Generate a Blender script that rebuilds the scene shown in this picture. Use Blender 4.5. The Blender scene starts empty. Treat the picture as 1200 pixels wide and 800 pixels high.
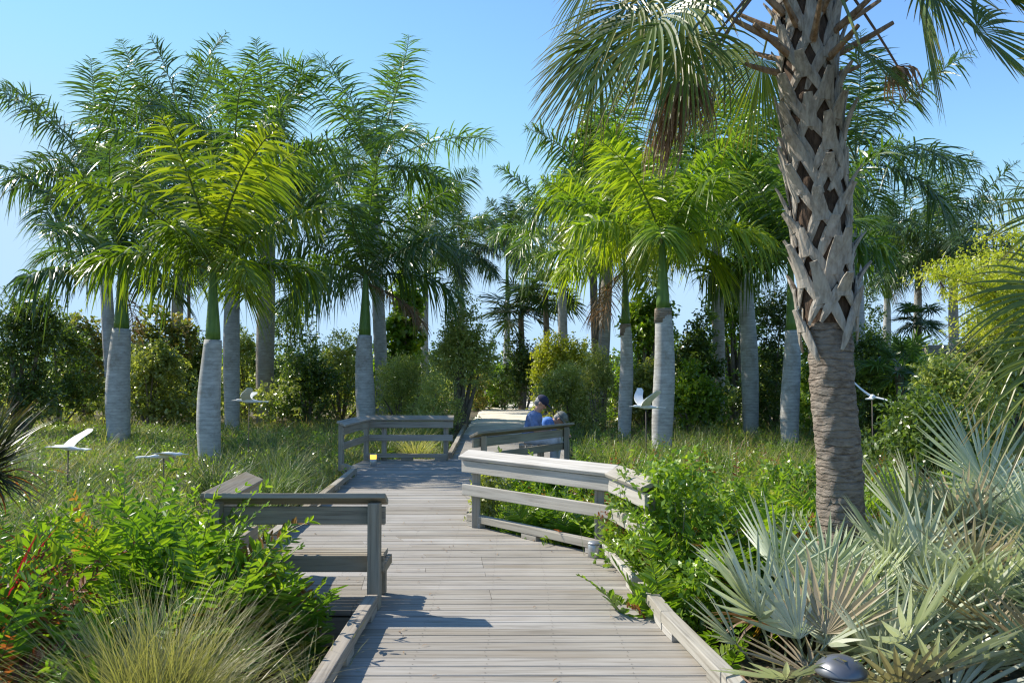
import bpy, math, numpy as np
from mathutils import Vector, Matrix
PI = math.pi
R = math.radians
rng = np.random.default_rng(11)
sc = bpy.context.scene
COL = sc.collection
EYE = 1.65
PITCH = R(2.0)
GZ = -0.25           # garden soil, a little below the deck

# ------------------------------------------------------------------ places
def ray(px, py):
    xr, yr = (px-600)/1000.0, (400-py)/1000.0
    c, s = math.cos(PITCH), math.sin(PITCH)
    return np.array([xr, c - yr*s, s + yr*c])
def D(px, py, d):            # point at depth d
    r = ray(px, py)
    return np.array([0, 0, EYE]) + r*(d/r[1])
def G(px, py, z=0.0):        # point at height z
    r = ray(px, py)
    return np.array([0, 0, EYE]) + r*((z-EYE)/r[2])

LEFT = [(1.5, -0.98), (6.0, -0.98), (6.001, -2.22), (7.5, -2.38), (13.6, -2.55), (14.3, -2.85), (16.0, -2.75), (16.001, -1.2), (22.5, -1.33)]
RIGHT = [(1.5, 1.2), (4.4, 1.13), (5.5, 1.0), (6.3, 0.98), (7.7, 0.86), (9.3, -0.48), (12.0, -0.5), (14.2, 0.98), (17.5, 1.15), (22.5, 1.25)]
def lerp_tab(tab, y):
    ys = [a for a, b in tab]; xs = [b for a, b in tab]
    return np.interp(y, ys, xs)
def on_path(x, y, m=0.12):
    y = np.asarray(y, float); x = np.asarray(x, float)
    yl = np.maximum(lerp_tab([(a, -b) for a, b in LEFT], y+m), lerp_tab([(a, -b) for a, b in LEFT], y-m))
    xr = np.maximum(lerp_tab(RIGHT, y+m), lerp_tab(RIGHT, y-m))
    a = (x > -yl-m) & (x < xr+m) & (y < 22.5)
    b = (y >= 22.4) & (x > -1.6-m) & (x < 1.35+m+np.maximum(0, y-34)*0.5) & (y < 46)
    return a | b

# ------------------------------------------------------------------ object helpers
def tag(o, label=None, cat=None, group=None, kind=None):
    if label: o['label'] = label
    if cat: o['category'] = cat
    if group: o['group'] = group
    if kind: o['kind'] = kind
    return o
def empty(name, loc, label, cat, group=None, rz=0.0):
    o = bpy.data.objects.new(name, None)
    o.empty_display_size = 0.2
    COL.objects.link(o)
    o.location = Vector([float(v) for v in loc]); o.rotation_euler = (0, 0, rz)
    return tag(o, label, cat, group)
def copy_tree(o, parent=None):
    c = o.copy(); COL.objects.link(c); c.parent = parent
    for ch in list(o.children):
        copy_tree(ch, c)
    return c

class MB:
    def __init__(s):
        s.v = []; s.f = []; s.a = []; s.n = 0
    def add(s, V, F, A=None):
        V = np.asarray(V, np.float32).reshape(-1, 3); F = np.asarray(F, np.int64).reshape(-1, 4)
        if A is None: A = np.zeros((len(V), 3), np.float32)
        s.v.append(V); s.f.append(F+s.n); s.a.append(np.asarray(A, np.float32)); s.n += len(V)
    def build(s, name, mat, parent=None, smooth=False, offset=None):
        V = np.concatenate(s.v); F = np.concatenate(s.f); A = np.concatenate(s.a)
        if offset is not None: V = V-np.asarray(offset, np.float32)
        me = bpy.data.meshes.new(name)
        me.vertices.add(len(V)); me.vertices.foreach_set('co', V.ravel())
        me.loops.add(F.size); me.loops.foreach_set('vertex_index', F.ravel().astype(np.int32))
        me.polygons.add(len(F)); me.polygons.foreach_set('loop_start', np.arange(0, F.size, 4, dtype=np.int32))
        at = me.attributes.new('leaf', 'FLOAT_VECTOR', 'POINT'); at.data.foreach_set('vector', A.ravel())
        me.update(calc_edges=True)
        me.polygons.foreach_set('use_smooth', np.full(len(F), bool(smooth)))
        me.materials.append(mat)
        o = bpy.data.objects.new(name, me); COL.objects.link(o); o.parent = parent
        return o

def unit(a):
    return a/np.maximum(np.linalg.norm(a, axis=-1, keepdims=True), 1e-9)

def blades(mb, C, W, r1, r3, fold=None, t=None):
    """ribbons: C (N,K,3) centre lines, W (N,K,3) half-width vectors, fold (N,K,3) offset of the midrib"""
    N, K, _ = C.shape
    if t is None: t = np.linspace(0, 1, K)
    r1 = np.broadcast_to(np.asarray(r1, float), (N,)); r3 = np.broadcast_to(np.asarray(r3, float), (N,))
    if fold is None:
        V = np.stack([C-W, C+W], 2); m = 2
    else:
        V = np.stack([C-W, C+fold, C+W], 2); m = 3
    A = np.zeros((N, K, m, 3)); A[..., 0] = r1[:, None, None]; A[..., 1] = np.broadcast_to(t, (N, K))[:, :, None]; A[..., 2] = r3[:, None, None]
    idx = np.arange(N*K*m).reshape(N, K, m)
    fs = [np.stack([idx[:, :-1, j], idx[:, :-1, j+1], idx[:, 1:, j+1], idx[:, 1:, j]], -1).reshape(-1, 4) for j in range(m-1)]
    mb.add(V.reshape(-1, 3), np.concatenate(fs), A.reshape(-1, 3))

def tube(mb, pts, rad, n=8, a=(0.5, -1, 0.5), cap=True, noise=0.0):
    P = np.asarray(pts, float); K = len(P); rad = np.broadcast_to(np.asarray(rad, float), (K,))
    T = unit(np.gradient(P, axis=0))
    ref = np.array([0, 0, 1.0]) if abs(T[0][2]) < 0.9 else np.array([1.0, 0, 0])
    U = np.zeros_like(P); u = unit(np.cross(ref, T[0]))
    for k in range(K):
        u = unit(u - T[k]*np.dot(u, T[k])); U[k] = u
    B = np.cross(T, U)
    th = np.linspace(0, 2*PI, n, endpoint=False)
    rr = rad[:, None]*(1+noise*(rng.random((K, n))-0.5)*2) if noise else rad[:, None]*np.ones((K, n))
    V = P[:, None]+rr[..., None]*(np.cos(th)[None, :, None]*U[:, None]+np.sin(th)[None, :, None]*B[:, None])
    V = V.reshape(-1, 3)
    i = np.arange(K*n).reshape(K, n); j = np.roll(i, -1, 1)
    F = np.stack([i[:-1], j[:-1], j[1:], i[1:]], -1).reshape(-1, 4)
    if cap and n % 2 == 0:
        for row in (0, K-1):
            q = i[row]
            for m in range(n//2-1):
                F = np.vstack([F, [q[m], q[m+1], q[n-2-m], q[n-1-m]] if row else [q[n-1-m], q[n-2-m], q[m+1], q[m]]])
    mb.add(V, F, np.broadcast_to(np.asarray(a, float), (len(V), 3)))

def box(mb, c, s, rz=0.0, a=(0.5, 0, 0.5)):
    x, y, z = [q/2 for q in s]
    V = np.array([[-x, -y, -z], [x, -y, -z], [x, y, -z], [-x, y, -z], [-x, -y, z], [x, -y, z], [x, y, z], [-x, y, z]])
    cz, sz = math.cos(rz), math.sin(rz)
    V = V@np.array([[cz, sz, 0], [-sz, cz, 0], [0, 0, 1]])+np.asarray(c)
    mb.add(V, [[0, 3, 2, 1], [4, 5, 6, 7], [0, 1, 5, 4], [1, 2, 6, 5], [2, 3, 7, 6], [3, 0, 4, 7]], np.broadcast_to(a, (8, 3)))

# ------------------------------------------------------------------ materials
def new_mat(name):
    m = bpy.data.materials.new(name); m.use_nodes = True
    nt = m.node_tree; nt.nodes.clear()
    return m, nt, nt.nodes, nt.links
def N_(nodes, kind, **kw):
    n = nodes.new(kind)
    for k, v in kw.items():
        if k.startswith('i_'): n.inputs[k[2:].replace('_', ' ')].default_value = v
        else: setattr(n, k, v)
    return n
def mixc(nodes, links, fac, a, b, blend='MIX'):
    n = nodes.new('ShaderNodeMix'); n.data_type = 'RGBA'; n.blend_type = blend
    for sock, v in ((n.inputs[0], fac), (n.inputs[6], a), (n.inputs[7], b)):
        if hasattr(v, 'is_linked') or hasattr(v, 'links'): links.new(v, sock)
        elif isinstance(v, tuple): sock.default_value = (*v, 1) if len(v) == 3 else v
        else: sock.default_value = v
    return n.outputs[2]
def ramp(nodes, links, fac, stops):
    n = nodes.new('ShaderNodeValToRGB'); e = n.color_ramp.elements
    while len(e) < len(stops): e.new(0.5)
    for q, (p, c) in zip(e, stops):
        q.position = p; q.color = (*c, 1) if isinstance(c, tuple) else (c, c, c, 1)
    if fac is not None: links.new(fac, n.inputs[0])
    return n.outputs[0]
def mapr(nodes, links, v, a, b, c, d):
    n = nodes.new('ShaderNodeMapRange'); n.inputs[1].default_value = a; n.inputs[2].default_value = b
    n.inputs[3].default_value = c; n.inputs[4].default_value = d; links.new(v, n.inputs[0]); return n.outputs[0]

def leaf_mat(name, cols, tip=(0.16, 0.11, 0.04), tip_amt=0.35, stem=(0.10, 0.14, 0.03), trans=0.38, tcol=(1.5, 1.6, 0.55), rough=0.38, dead=0.0, deadcol=(0.22, 0.14, 0.06), spec=0.5):
    """cols: three leaf colours; the 'leaf' attribute gives (random per leaf, distance along it, random per frond)"""
    m, nt, nd, ln = new_mat(name)
    at = N_(nd, 'ShaderNodeAttribute', attribute_name='leaf'); sp = nd.new('ShaderNodeSeparateXYZ'); ln.new(at.outputs['Vector'], sp.inputs[0])
    oi = nd.new('ShaderNodeObjectInfo')
    add = N_(nd, 'ShaderNodeMath', operation='MULTIPLY_ADD'); ln.new(sp.outputs[2], add.inputs[0]); add.inputs[1].default_value = 0.55
    m2 = N_(nd, 'ShaderNodeMath', operation='MULTIPLY'); ln.new(sp.outputs[0], m2.inputs[0]); m2.inputs[1].default_value = 0.45; ln.new(m2.outputs[0], add.inputs[2])
    c = ramp(nd, ln, add.outputs[0], [(0.1, cols[0]), (0.5, cols[1]), (0.9, cols[2])])
    if dead > 0:
        th = N_(nd, 'ShaderNodeMath', operation='LESS_THAN'); th.inputs[1].default_value = dead
        fr = N_(nd, 'ShaderNodeMath', operation='FRACT'); mm = N_(nd, 'ShaderNodeMath', operation='MULTIPLY'); mm.inputs[1].default_value = 7.13
        ln.new(sp.outputs[2], mm.inputs[0]); ln.new(mm.outputs[0], fr.inputs[0]); ln.new(fr.outputs[0], th.inputs[0])
        c = mixc(nd, ln, th.outputs[0], c, deadcol)
    tp = mapr(nd, ln, sp.outputs[1], 0.72, 1.0, 0.0, tip_amt)
    c = mixc(nd, ln, tp, c, tip)
    st = N_(nd, 'ShaderNodeMath', operation='LESS_THAN'); ln.new(sp.outputs[1], st.inputs[0]); st.inputs[1].default_value = -0.01
    c = mixc(nd, ln, st.outputs[0], c, stem)
    hs = nd.new('ShaderNodeHueSaturation'); ln.new(c, hs.inputs['Color'])
    ln.new(mapr(nd, ln, oi.outputs['Random'], 0, 1, 0.82, 1.18), hs.inputs['Value'])
    c = hs.outputs[0]
    p = nd.new('ShaderNodeBsdfPrincipled'); ln.new(c, p.inputs['Base Color']); p.inputs['Roughness'].default_value = rough
    p.inputs['Specular IOR Level'].default_value = spec
    tr = nd.new('ShaderNodeBsdfTranslucent'); tc = mixc(nd, ln, 1.0, c, tcol, 'MULTIPLY'); ln.new(tc, tr.inputs[0])
    ms = nd.new('ShaderNodeMixShader'); ms.inputs[0].default_value = trans
    tf = N_(nd, 'ShaderNodeMath', operation='MULTIPLY_ADD'); ln.new(st.outputs[0], tf.inputs[0]); tf.inputs[1].default_value = -trans; tf.inputs[2].default_value = trans
    ln.new(tf.outputs[0], ms.inputs[0])
    ln.new(p.outputs[0], ms.inputs[1]); ln.new(tr.outputs[0], ms.inputs[2])
    out = nd.new('ShaderNodeOutputMaterial'); ln.new(ms.outputs[0], out.inputs[0])
    return m

def wood_mat(name, base=(0.40, 0.375, 0.335), dark=(0.17, 0.15, 0.125), island=False, warm=(0.36, 0.29, 0.20), var=(0.78, 1.16)):
    """weathered timber; grain runs along local X"""
    m, nt, nd, ln = new_mat(name)
    tc = nd.new('ShaderNodeTexCoord'); oi = nd.new('ShaderNodeObjectInfo'); geo = nd.new('ShaderNodeNewGeometry')
    rnd = geo.outputs['Random Per Island'] if island else oi.outputs['Random']
    cx = nd.new('ShaderNodeCombineXYZ'); mu = N_(nd, 'ShaderNodeMath', operation='MULTIPLY'); mu.inputs[1].default_value = 37.0; ln.new(rnd, mu.inputs[0])
    ln.new(mu.outputs[0], cx.inputs[0]); ln.new(mu.outputs[0], cx.inputs[2])
    va = N_(nd, 'ShaderNodeVectorMath', operation='ADD'); ln.new(tc.outputs['Object'], va.inputs[0]); ln.new(cx.outputs[0], va.inputs[1])
    mp = nd.new('ShaderNodeMapping'); mp.inputs['Scale'].default_value = (1.6, 42, 42); ln.new(va.outputs[0], mp.inputs[0])
    g = N_(nd, 'ShaderNodeTexNoise', i_Scale=1.0, i_Detail=6.0, i_Roughness=0.65); ln.new(mp.outputs[0], g.inputs['Vector'])
    mp2 = nd.new('ShaderNodeMapping'); mp2.inputs['Scale'].default_value = (0.9, 7, 7); ln.new(va.outputs[0], mp2.inputs[0])
    g2 = N_(nd, 'ShaderNodeTexNoise', i_Scale=1.0, i_Detail=4.0, i_Roughness=0.6, i_Distortion=0.8); ln.new(mp2.outputs[0], g2.inputs['Vector'])
    g3 = N_(nd, 'ShaderNodeTexNoise', i_Scale=1.1, i_Detail=3.0); ln.new(tc.outputs['Object'], g3.inputs['Vector'])
    f = ramp(nd, ln, g.outputs[0], [(0.30, 0.0), (0.50, 0.72), (0.7, 1.0)])
    c = mixc(nd, ln, f, dark, base)
    c = mixc(nd, ln, mapr(nd, ln, g2.outputs[0], 0.42, 0.7, 0.0, 0.55), c, warm)
    c = mixc(nd, ln, mapr(nd, ln, g3.outputs[0], 0.5, 0.75, 0.0, 0.35), c, tuple(min(1, q*1.25) for q in base))
    hs = nd.new('ShaderNodeHueSaturation'); ln.new(c, hs.inputs['Color'])
    ln.new(mapr(nd, ln, rnd, 0, 1, *var), hs.inputs['Value']); ln.new(mapr(nd, ln, rnd, 0, 1, 1.15, 0.7), hs.inputs['Saturation'])
    p = nd.new('ShaderNodeBsdfPrincipled'); ln.new(hs.outputs[0], p.inputs['Base Color']); p.inputs['Roughness'].default_value = 0.78
    p.inputs['Specular IOR Level'].default_value = 0.3
    bp = nd.new('ShaderNodeBump'); bp.inputs['Strength'].default_value = 0.45; bp.inputs['Distance'].default_value = 0.006
    ln.new(g.outputs[0], bp.inputs['Height']); ln.new(bp.outputs[0], p.inputs['Normal'])
    out = nd.new('ShaderNodeOutputMaterial'); ln.new(p.outputs[0], out.inputs[0])
    return m

def bark_mat(name, c1, c2, ring=0.0, ringscale=9.0, scale=6.0, stretch=(1, 1, 1), bump=0.5, dist=0.02, patch=None, rough=0.85, wd=2.2):
    m, nt, nd, ln = new_mat(name)
    tc = nd.new('ShaderNodeTexCoord'); mp = nd.new('ShaderNodeMapping'); mp.inputs['Scale'].default_value = stretch; ln.new(tc.outputs['Object'], mp.inputs[0])
    n1 = N_(nd, 'ShaderNodeTexNoise', i_Scale=scale, i_Detail=7.0, i_Roughness=0.65); ln.new(mp.outputs[0], n1.inputs['Vector'])
    c = ramp(nd, ln, n1.outputs[0], [(0.32, c1), (0.68, c2)])
    h = n1.outputs[0]
    if ring:
        w = N_(nd, 'ShaderNodeTexWave', wave_type='BANDS', bands_direction='Z', i_Scale=ringscale, i_Distortion=wd, i_Detail=2.5); w.inputs['Detail Scale'].default_value = 1.3
        ln.new(tc.outputs['Object'], w.inputs['Vector'])
        rf = ramp(nd, ln, w.outputs['Fac'], [(0.0, 0.0), (0.25, 1.0), (1.0, 1.0)])
        c = mixc(nd, ln, mapr(nd, ln, rf, 0, 1, ring, 0.0), c, tuple(q*0.5 for q in c1))
        ad = N_(nd, 'ShaderNodeMath', operation='MULTIPLY_ADD'); ln.new(rf, ad.inputs[0]); ad.inputs[1].default_value = ring*0.8; ln.new(h, ad.inputs[2]); h = ad.outputs[0]
    if patch:
        n2 = N_(nd, 'ShaderNodeTexNoise', i_Scale=2.3, i_Detail=5.0, i_Roughness=0.7); ln.new(tc.outputs['Object'], n2.inputs['Vector'])
        c = mixc(nd, ln, mapr(nd, ln, n2.outputs[0], 0.5, 0.66, 0.0, 0.75), c, patch)
    p = nd.new('ShaderNodeBsdfPrincipled'); ln.new(c, p.inputs['Base Color']); p.inputs['Roughness'].default_value = rough
    p.inputs['Specular IOR Level'].default_value = 0.25
    bp = nd.new('ShaderNodeBump'); bp.inputs['Strength'].default_value = bump; bp.inputs['Distance'].default_value = dist
    ln.new(h, bp.inputs['Height']); ln.new(bp.outputs[0], p.inputs['Normal'])
    out = nd.new('ShaderNodeOutputMaterial'); ln.new(p.outputs[0], out.inputs[0])
    return m

def plain(name, col, rough=0.5, metal=0.0, emit=None, es=0.0, noise=0.08):
    m, nt, nd, ln = new_mat(name)
    tc = nd.new('ShaderNodeTexCoord'); n1 = N_(nd, 'ShaderNodeTexNoise', i_Scale=14.0, i_Detail=4.0); ln.new(tc.outputs['Object'], n1.inputs['Vector'])
    c = ramp(nd, ln, n1.outputs[0], [(0.3, tuple(q*(1-noise*2) for q in col)), (0.7, tuple(min(1, q*(1+noise)) for q in col))])
    p = nd.new('ShaderNodeBsdfPrincipled'); ln.new(c, p.inputs['Base Color']); p.inputs['Roughness'].default_value = rough; p.inputs['Metallic'].default_value = metal
    if emit: p.inputs['Emission Color'].default_value = (*emit, 1); p.inputs['Emission Strength'].default_value = es
    out = nd.new('ShaderNodeOutputMaterial'); ln.new(p.outputs[0], out.inputs[0])
    return m

M = {}
M['deck'] = wood_mat('weathered_decking', base=(0.36, 0.335, 0.29), dark=(0.14, 0.125, 0.10), island=True, var=(0.8, 1.1), warm=(0.26, 0.215, 0.155))
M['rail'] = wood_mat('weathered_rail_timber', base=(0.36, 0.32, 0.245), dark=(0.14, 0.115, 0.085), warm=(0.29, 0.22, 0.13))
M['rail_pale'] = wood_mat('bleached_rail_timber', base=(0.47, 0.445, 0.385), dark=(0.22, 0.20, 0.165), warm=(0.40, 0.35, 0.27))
M['kerb'] = wood_mat('kerb_timber', base=(0.38, 0.34, 0.28), dark=(0.13, 0.105, 0.08), warm=(0.34, 0.28, 0.20))
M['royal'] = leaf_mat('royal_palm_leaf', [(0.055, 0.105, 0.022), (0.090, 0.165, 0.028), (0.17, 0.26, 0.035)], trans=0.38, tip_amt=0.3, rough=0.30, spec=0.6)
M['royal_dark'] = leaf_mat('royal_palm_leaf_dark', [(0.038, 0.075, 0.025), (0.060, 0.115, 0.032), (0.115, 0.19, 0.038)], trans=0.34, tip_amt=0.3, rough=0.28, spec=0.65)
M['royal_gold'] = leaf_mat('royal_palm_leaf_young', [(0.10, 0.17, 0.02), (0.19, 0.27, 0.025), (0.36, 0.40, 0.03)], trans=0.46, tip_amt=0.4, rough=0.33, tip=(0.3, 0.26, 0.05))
M['sabal'] = leaf_mat('sabal_leaf', [(0.065, 0.11, 0.028), (0.11, 0.165, 0.035), (0.24, 0.26, 0.055)], tip=(0.25, 0.15, 0.05), tip_amt=0.75, trans=0.36, stem=(0.16, 0.20, 0.05))
M['silver'] = leaf_mat('silver_palmetto_leaf', [(0.26, 0.31, 0.19), (0.47, 0.51, 0.37), (0.72, 0.73, 0.61)], tip=(0.36, 0.32, 0.2), tip_amt=0.35, stem=(0.26, 0.28, 0.16), trans=0.25, tcol=(1.15, 1.25, 0.6), rough=0.38, dead=0.12, deadcol=(0.40, 0.33, 0.22))
M['bluefan'] = leaf_mat('blue_palmetto_leaf', [(0.09, 0.135, 0.085), (0.14, 0.19, 0.12), (0.24, 0.29, 0.19)], tip=(0.3, 0.25, 0.14), tip_amt=0.35, stem=(0.2, 0.22, 0.12), trans=0.22, tcol=(1.1, 1.3, 0.7), rough=0.42, dead=0.08, deadcol=(0.30, 0.23, 0.14))
M['goldfan'] = leaf_mat('yellowing_fan_leaf', [(0.10, 0.15, 0.03), (0.18, 0.23, 0.04), (0.32, 0.30, 0.07)], tip=(0.38, 0.26, 0.13), tip_amt=0.9, stem=(0.2, 0.22, 0.08), trans=0.36)
M['deadleaf'] = leaf_mat('dry_leaf', [(0.16, 0.095, 0.05), (0.28, 0.18, 0.10), (0.42, 0.31, 0.19)], tip=(0.34, 0.27, 0.19), tip_amt=0.5, stem=(0.16, 0.10, 0.06), trans=0.25, tcol=(1.3, 1.1, 0.7), rough=0.7)
M['fern'] = leaf_mat('leather_fern_leaf', [(0.085, 0.175, 0.02), (0.15, 0.27, 0.025), (0.28, 0.38, 0.035)], tip=(0.2, 0.22, 0.03), tip_amt=0.2, trans=0.42, rough=0.36, dead=0.025, deadcol=(0.30, 0.16, 0.05), tcol=(1.6, 1.6, 0.5))
M['fern_brown'] = leaf_mat('rusty_fern_leaf', [(0.14, 0.045, 0.02), (0.27, 0.10, 0.03), (0.42, 0.20, 0.05)], tip_amt=0.4, stem=(0.12, 0.05, 0.03), trans=0.4, tcol=(1.5, 1.0, 0.5), rough=0.5)
M['grass'] = leaf_mat('muhly_grass_blade', [(0.13, 0.175, 0.05), (0.25, 0.285, 0.09), (0.50, 0.45, 0.24)], tip=(0.42, 0.36, 0.2), tip_amt=0.45, trans=0.38, rough=0.6, spec=0.2, dead=0.10, deadcol=(0.36, 0.28, 0.16))
M['grass_clump'] = leaf_mat('fountain_grass_blade', [(0.17, 0.175, 0.065), (0.31, 0.285, 0.13), (0.56, 0.49, 0.30)], tip=(0.55, 0.47, 0.27), tip_amt=0.6, trans=0.32, rough=0.45)
M['tuft'] = leaf_mat('dark_tuft_blade', [(0.06, 0.105, 0.05), (0.10, 0.15, 0.065), (0.20, 0.24, 0.10)], tip=(0.36, 0.32, 0.16), tip_amt=0.5, trans=0.32, rough=0.45, spec=0.35)
M['spike'] = leaf_mat('dark_spike_leaf', [(0.03, 0.042, 0.02), (0.055, 0.07, 0.03), (0.11, 0.12, 0.045)], tip=(0.28, 0.18, 0.08), tip_amt=0.7, trans=0.2, rough=0.4)
M['red'] = leaf_mat('crimson_leaf', [(0.10, 0.02, 0.025), (0.2, 0.03, 0.04), (0.3, 0.06, 0.06)], tip=(0.2, 0.06, 0.04), trans=0.4, tcol=(1.6, 0.6, 0.6))
M['b_dark'] = leaf_mat('dark_shrub_leaf', [(0.06, 0.10, 0.025), (0.105, 0.165, 0.035), (0.22, 0.29, 0.06)], trans=0.38, tip_amt=0.0, stem=(0.12, 0.1, 0.08), rough=0.30, spec=0.8)
M['b_olive'] = leaf_mat('olive_shrub_leaf', [(0.20, 0.24, 0.07), (0.33, 0.37, 0.11), (0.55, 0.54, 0.2)], trans=0.42, tip_amt=0.2, stem=(0.2, 0.17, 0.13), rough=0.30, spec=0.8)
M['b_bright'] = leaf_mat('bright_shrub_leaf', [(0.10, 0.18, 0.022), (0.18, 0.29, 0.03), (0.34, 0.42, 0.04)], trans=0.4, tip_amt=0.0, stem=(0.14, 0.12, 0.07), rough=0.30, spec=0.8)
M['b_yellow'] = leaf_mat('yellow_green_shrub_leaf', [(0.24, 0.28, 0.035), (0.38, 0.41, 0.045), (0.55, 0.52, 0.06)], trans=0.42, tip_amt=0.1, stem=(0.16, 0.13, 0.08), rough=0.42)
M['b_autumn'] = leaf_mat('sea_grape_leaf', [(0.12, 0.17, 0.045), (0.25, 0.28, 0.07), (0.50, 0.32, 0.12)], trans=0.36, tip_amt=0.2, stem=(0.3, 0.25, 0.2), rough=0.4)
M['royal_trunk'] = bark_mat('royal_palm_bark', (0.32, 0.32, 0.305), (0.54, 0.535, 0.51), ring=0.26, ringscale=4.2, scale=5, stretch=(1, 1, 3), bump=0.25, dist=0.008, patch=(0.235, 0.215, 0.175))
M['royal_trunk_brown'] = bark_mat('royal_palm_bark_brown', (0.25, 0.22, 0.18), (0.46, 0.42, 0.36), ring=0.35, ringscale=4.6, scale=5, stretch=(1, 1, 3), bump=0.35, dist=0.012, patch=(0.30, 0.25, 0.2))
M['shaft'] = bark_mat('crownshaft_green', (0.075, 0.15, 0.03), (0.16, 0.26, 0.055), scale=4, stretch=(4, 4, 0.6), bump=0.1, dist=0.005, rough=0.35)
M['collar'] = bark_mat('trunk_collar_bark', (0.19, 0.14, 0.10), (0.38, 0.32, 0.26), ring=0.6, ringscale=6, scale=6, stretch=(1, 1, 4), bump=0.6, dist=0.02)
M['sabal_trunk'] = bark_mat('sabal_bark', (0.115, 0.085, 0.062), (0.40, 0.335, 0.27), ring=0.30, ringscale=6.0, wd=4.0, scale=15, stretch=(0.9, 0.9, 2.8), bump=1.0, dist=0.03, patch=(0.28, 0.25, 0.21))
M['boot'] = bark_mat('leaf_base_grey', (0.19, 0.16, 0.125), (0.52, 0.465, 0.39), scale=9, stretch=(4, 4, 0.8), bump=0.6, dist=0.012, patch=(0.44, 0.41, 0.36))
M['stub'] = bark_mat('brown_leaf_stub', (0.14, 0.08, 0.045), (0.40, 0.28, 0.18), scale=8, stretch=(3, 3, 1), bump=0.5, dist=0.01)
M['fibre'] = bark_mat('leaf_base_fibre', (0.04, 0.026, 0.018), (0.13, 0.085, 0.055), scale=20, stretch=(2, 2, 0.5), bump=0.8, dist=0.02)
M['bark'] = bark_mat('shrub_bark', (0.10, 0.08, 0.06), (0.27, 0.23, 0.18), scale=10, stretch=(1, 1, 0.4), bump=0.6, dist=0.02)
M['white_paint'] = plain('white_painted_wood', (0.78, 0.79, 0.77), rough=0.55, noise=0.05)
M['steel'] = plain('brushed_grey_metal', (0.42, 0.43, 0.43), rough=0.38, metal=0.7)
M['dark_metal'] = plain('dark_grey_metal', (0.16, 0.165, 0.175), rough=0.34, metal=0.55)
M['stake'] = plain('rusty_stake', (0.10, 0.08, 0.065), rough=0.7)
M['amber'] = plain('amber_glass', (0.85, 0.45, 0.06), rough=0.25, emit=(1.0, 0.55, 0.08), es=0.9)
M['skin'] = plain('skin', (0.50, 0.27, 0.18), rough=0.55, noise=0.04)
M['denim_shirt'] = plain('blue_patterned_shirt', (0.13, 0.20, 0.38), rough=0.85, noise=0.22)
M['blue_shirt'] = plain('bright_blue_shirt', (0.10, 0.24, 0.60), rough=0.85, noise=0.1)
M['pale_trousers'] = plain('pale_trousers', (0.50, 0.54, 0.60), rough=0.85, noise=0.08)
M['cap'] = plain('navy_cloth', (0.018, 0.022, 0.055), rough=0.8)
M['grey_hat'] = plain('grey_cloth', (0.20, 0.20, 0.17), rough=0.9, noise=0.2)
M['hair'] = plain('grey_hair', (0.30, 0.28, 0.26), rough=0.8, noise=0.2)
M['shoe'] = plain('brown_leather', (0.06, 0.04, 0.03), rough=0.5)

# ------------------------------------------------------------------ plants: generators
def rachis(base, az, e0, bend, L, K=14, power=1.4, curl=0.0):
    s = np.linspace(0, 1, K); e = e0-bend*s**power; a = az+curl*s**2
    T = np.stack([np.cos(e)*np.cos(a), np.cos(e)*np.sin(a), np.sin(e)], -1)
    P = np.asarray(base, float)+np.vstack([np.zeros(3), np.cumsum((T[1:]+T[:-1])/2*(L/(K-1)), 0)])
    U = np.stack([-np.sin(e)*np.cos(a), -np.sin(e)*np.sin(a), np.cos(e)], -1)
    return s, P, T, U
def pinnate(mb, base, az, e0, bend, L, n, ll, lw, s0=0.12, plume=0.25, droop=0.25, curl=0.0, K=4, rr=0.012, lift=0.15, prof=None, fold=False, wid=(0.45, 1.0, 0.75, 0.06), power=1.4, twist=0.3, ang=(0.15, 0.95), roll=0.0, angn=0.06):
    s, P, T, U = rachis(base, az, e0, bend, L, power=power, curl=curl)
    S = np.cross(T, U)
    if roll:
        c_, s_ = math.cos(roll), math.sin(roll); U, S = U*c_+S*s_, S*c_-U*s_
    rf = rng.random()
    tube(mb, P, np.linspace(rr, rr*0.3, len(P)), n=4, a=(rf, -1, rf), cap=False)
    si = np.sort(np.concatenate([np.linspace(s0, 0.99, n)]*2)); m = len(si); sg = np.tile([1.0, -1.0], n)
    si = si+rng.normal(0, 0.3/n, m)
    I = lambda A: np.stack([np.interp(si, s, A[:, k]) for k in range(3)], -1)
    p, t, u, sd = I(P), unit(I(T)), unit(I(U)), unit(I(S))
    q = (si-s0)/(1-s0)
    if prof is None: l = ll*(0.55+0.45*np.sin(np.clip(q*1.25, 0, 1)*PI*0.62))*np.clip((1.04-q)*3.0, 0.25, 1)
    else: l = ll*prof(q)
    l = l*rng.uniform(0.85, 1.1, m)
    an = ang[0]+(ang[1]-ang[0])*q+rng.normal(0, angn, m)
    lf = lift+rng.normal(0, plume, m)
    d = unit(sd*(sg*np.cos(an))[:, None]+t*np.sin(an)[:, None]+u*lf[:, None])
    tt = np.linspace(0, 1, K)
    C = p[:, None]+d[:, None]*(l[:, None]*tt)[..., None]
    C[..., 2] -= (droop*rng.uniform(0.6, 1.4, m)*l)[:, None]*tt**2
    w = unit(t-d*np.sum(t*d, -1, keepdims=True)+u*rng.normal(0, twist, m)[:, None])
    wp = np.interp(tt, np.linspace(0, 1, len(wid)), wid)
    W = w[:, None]*(lw/2*wp)[None, :, None]*np.clip(l/ll, 0.5, 1)[:, None, None]
    fo = None
    if fold:
        nn = unit(np.cross(d, w)); nn = nn*np.sign(nn[:, 2:3]+1e-6); fo = -nn[:, None]*(lw/2*wp*0.35)[None, :, None]
    blades(mb, C, W, rng.random(m), rf, fo, tt)
    return P

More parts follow.
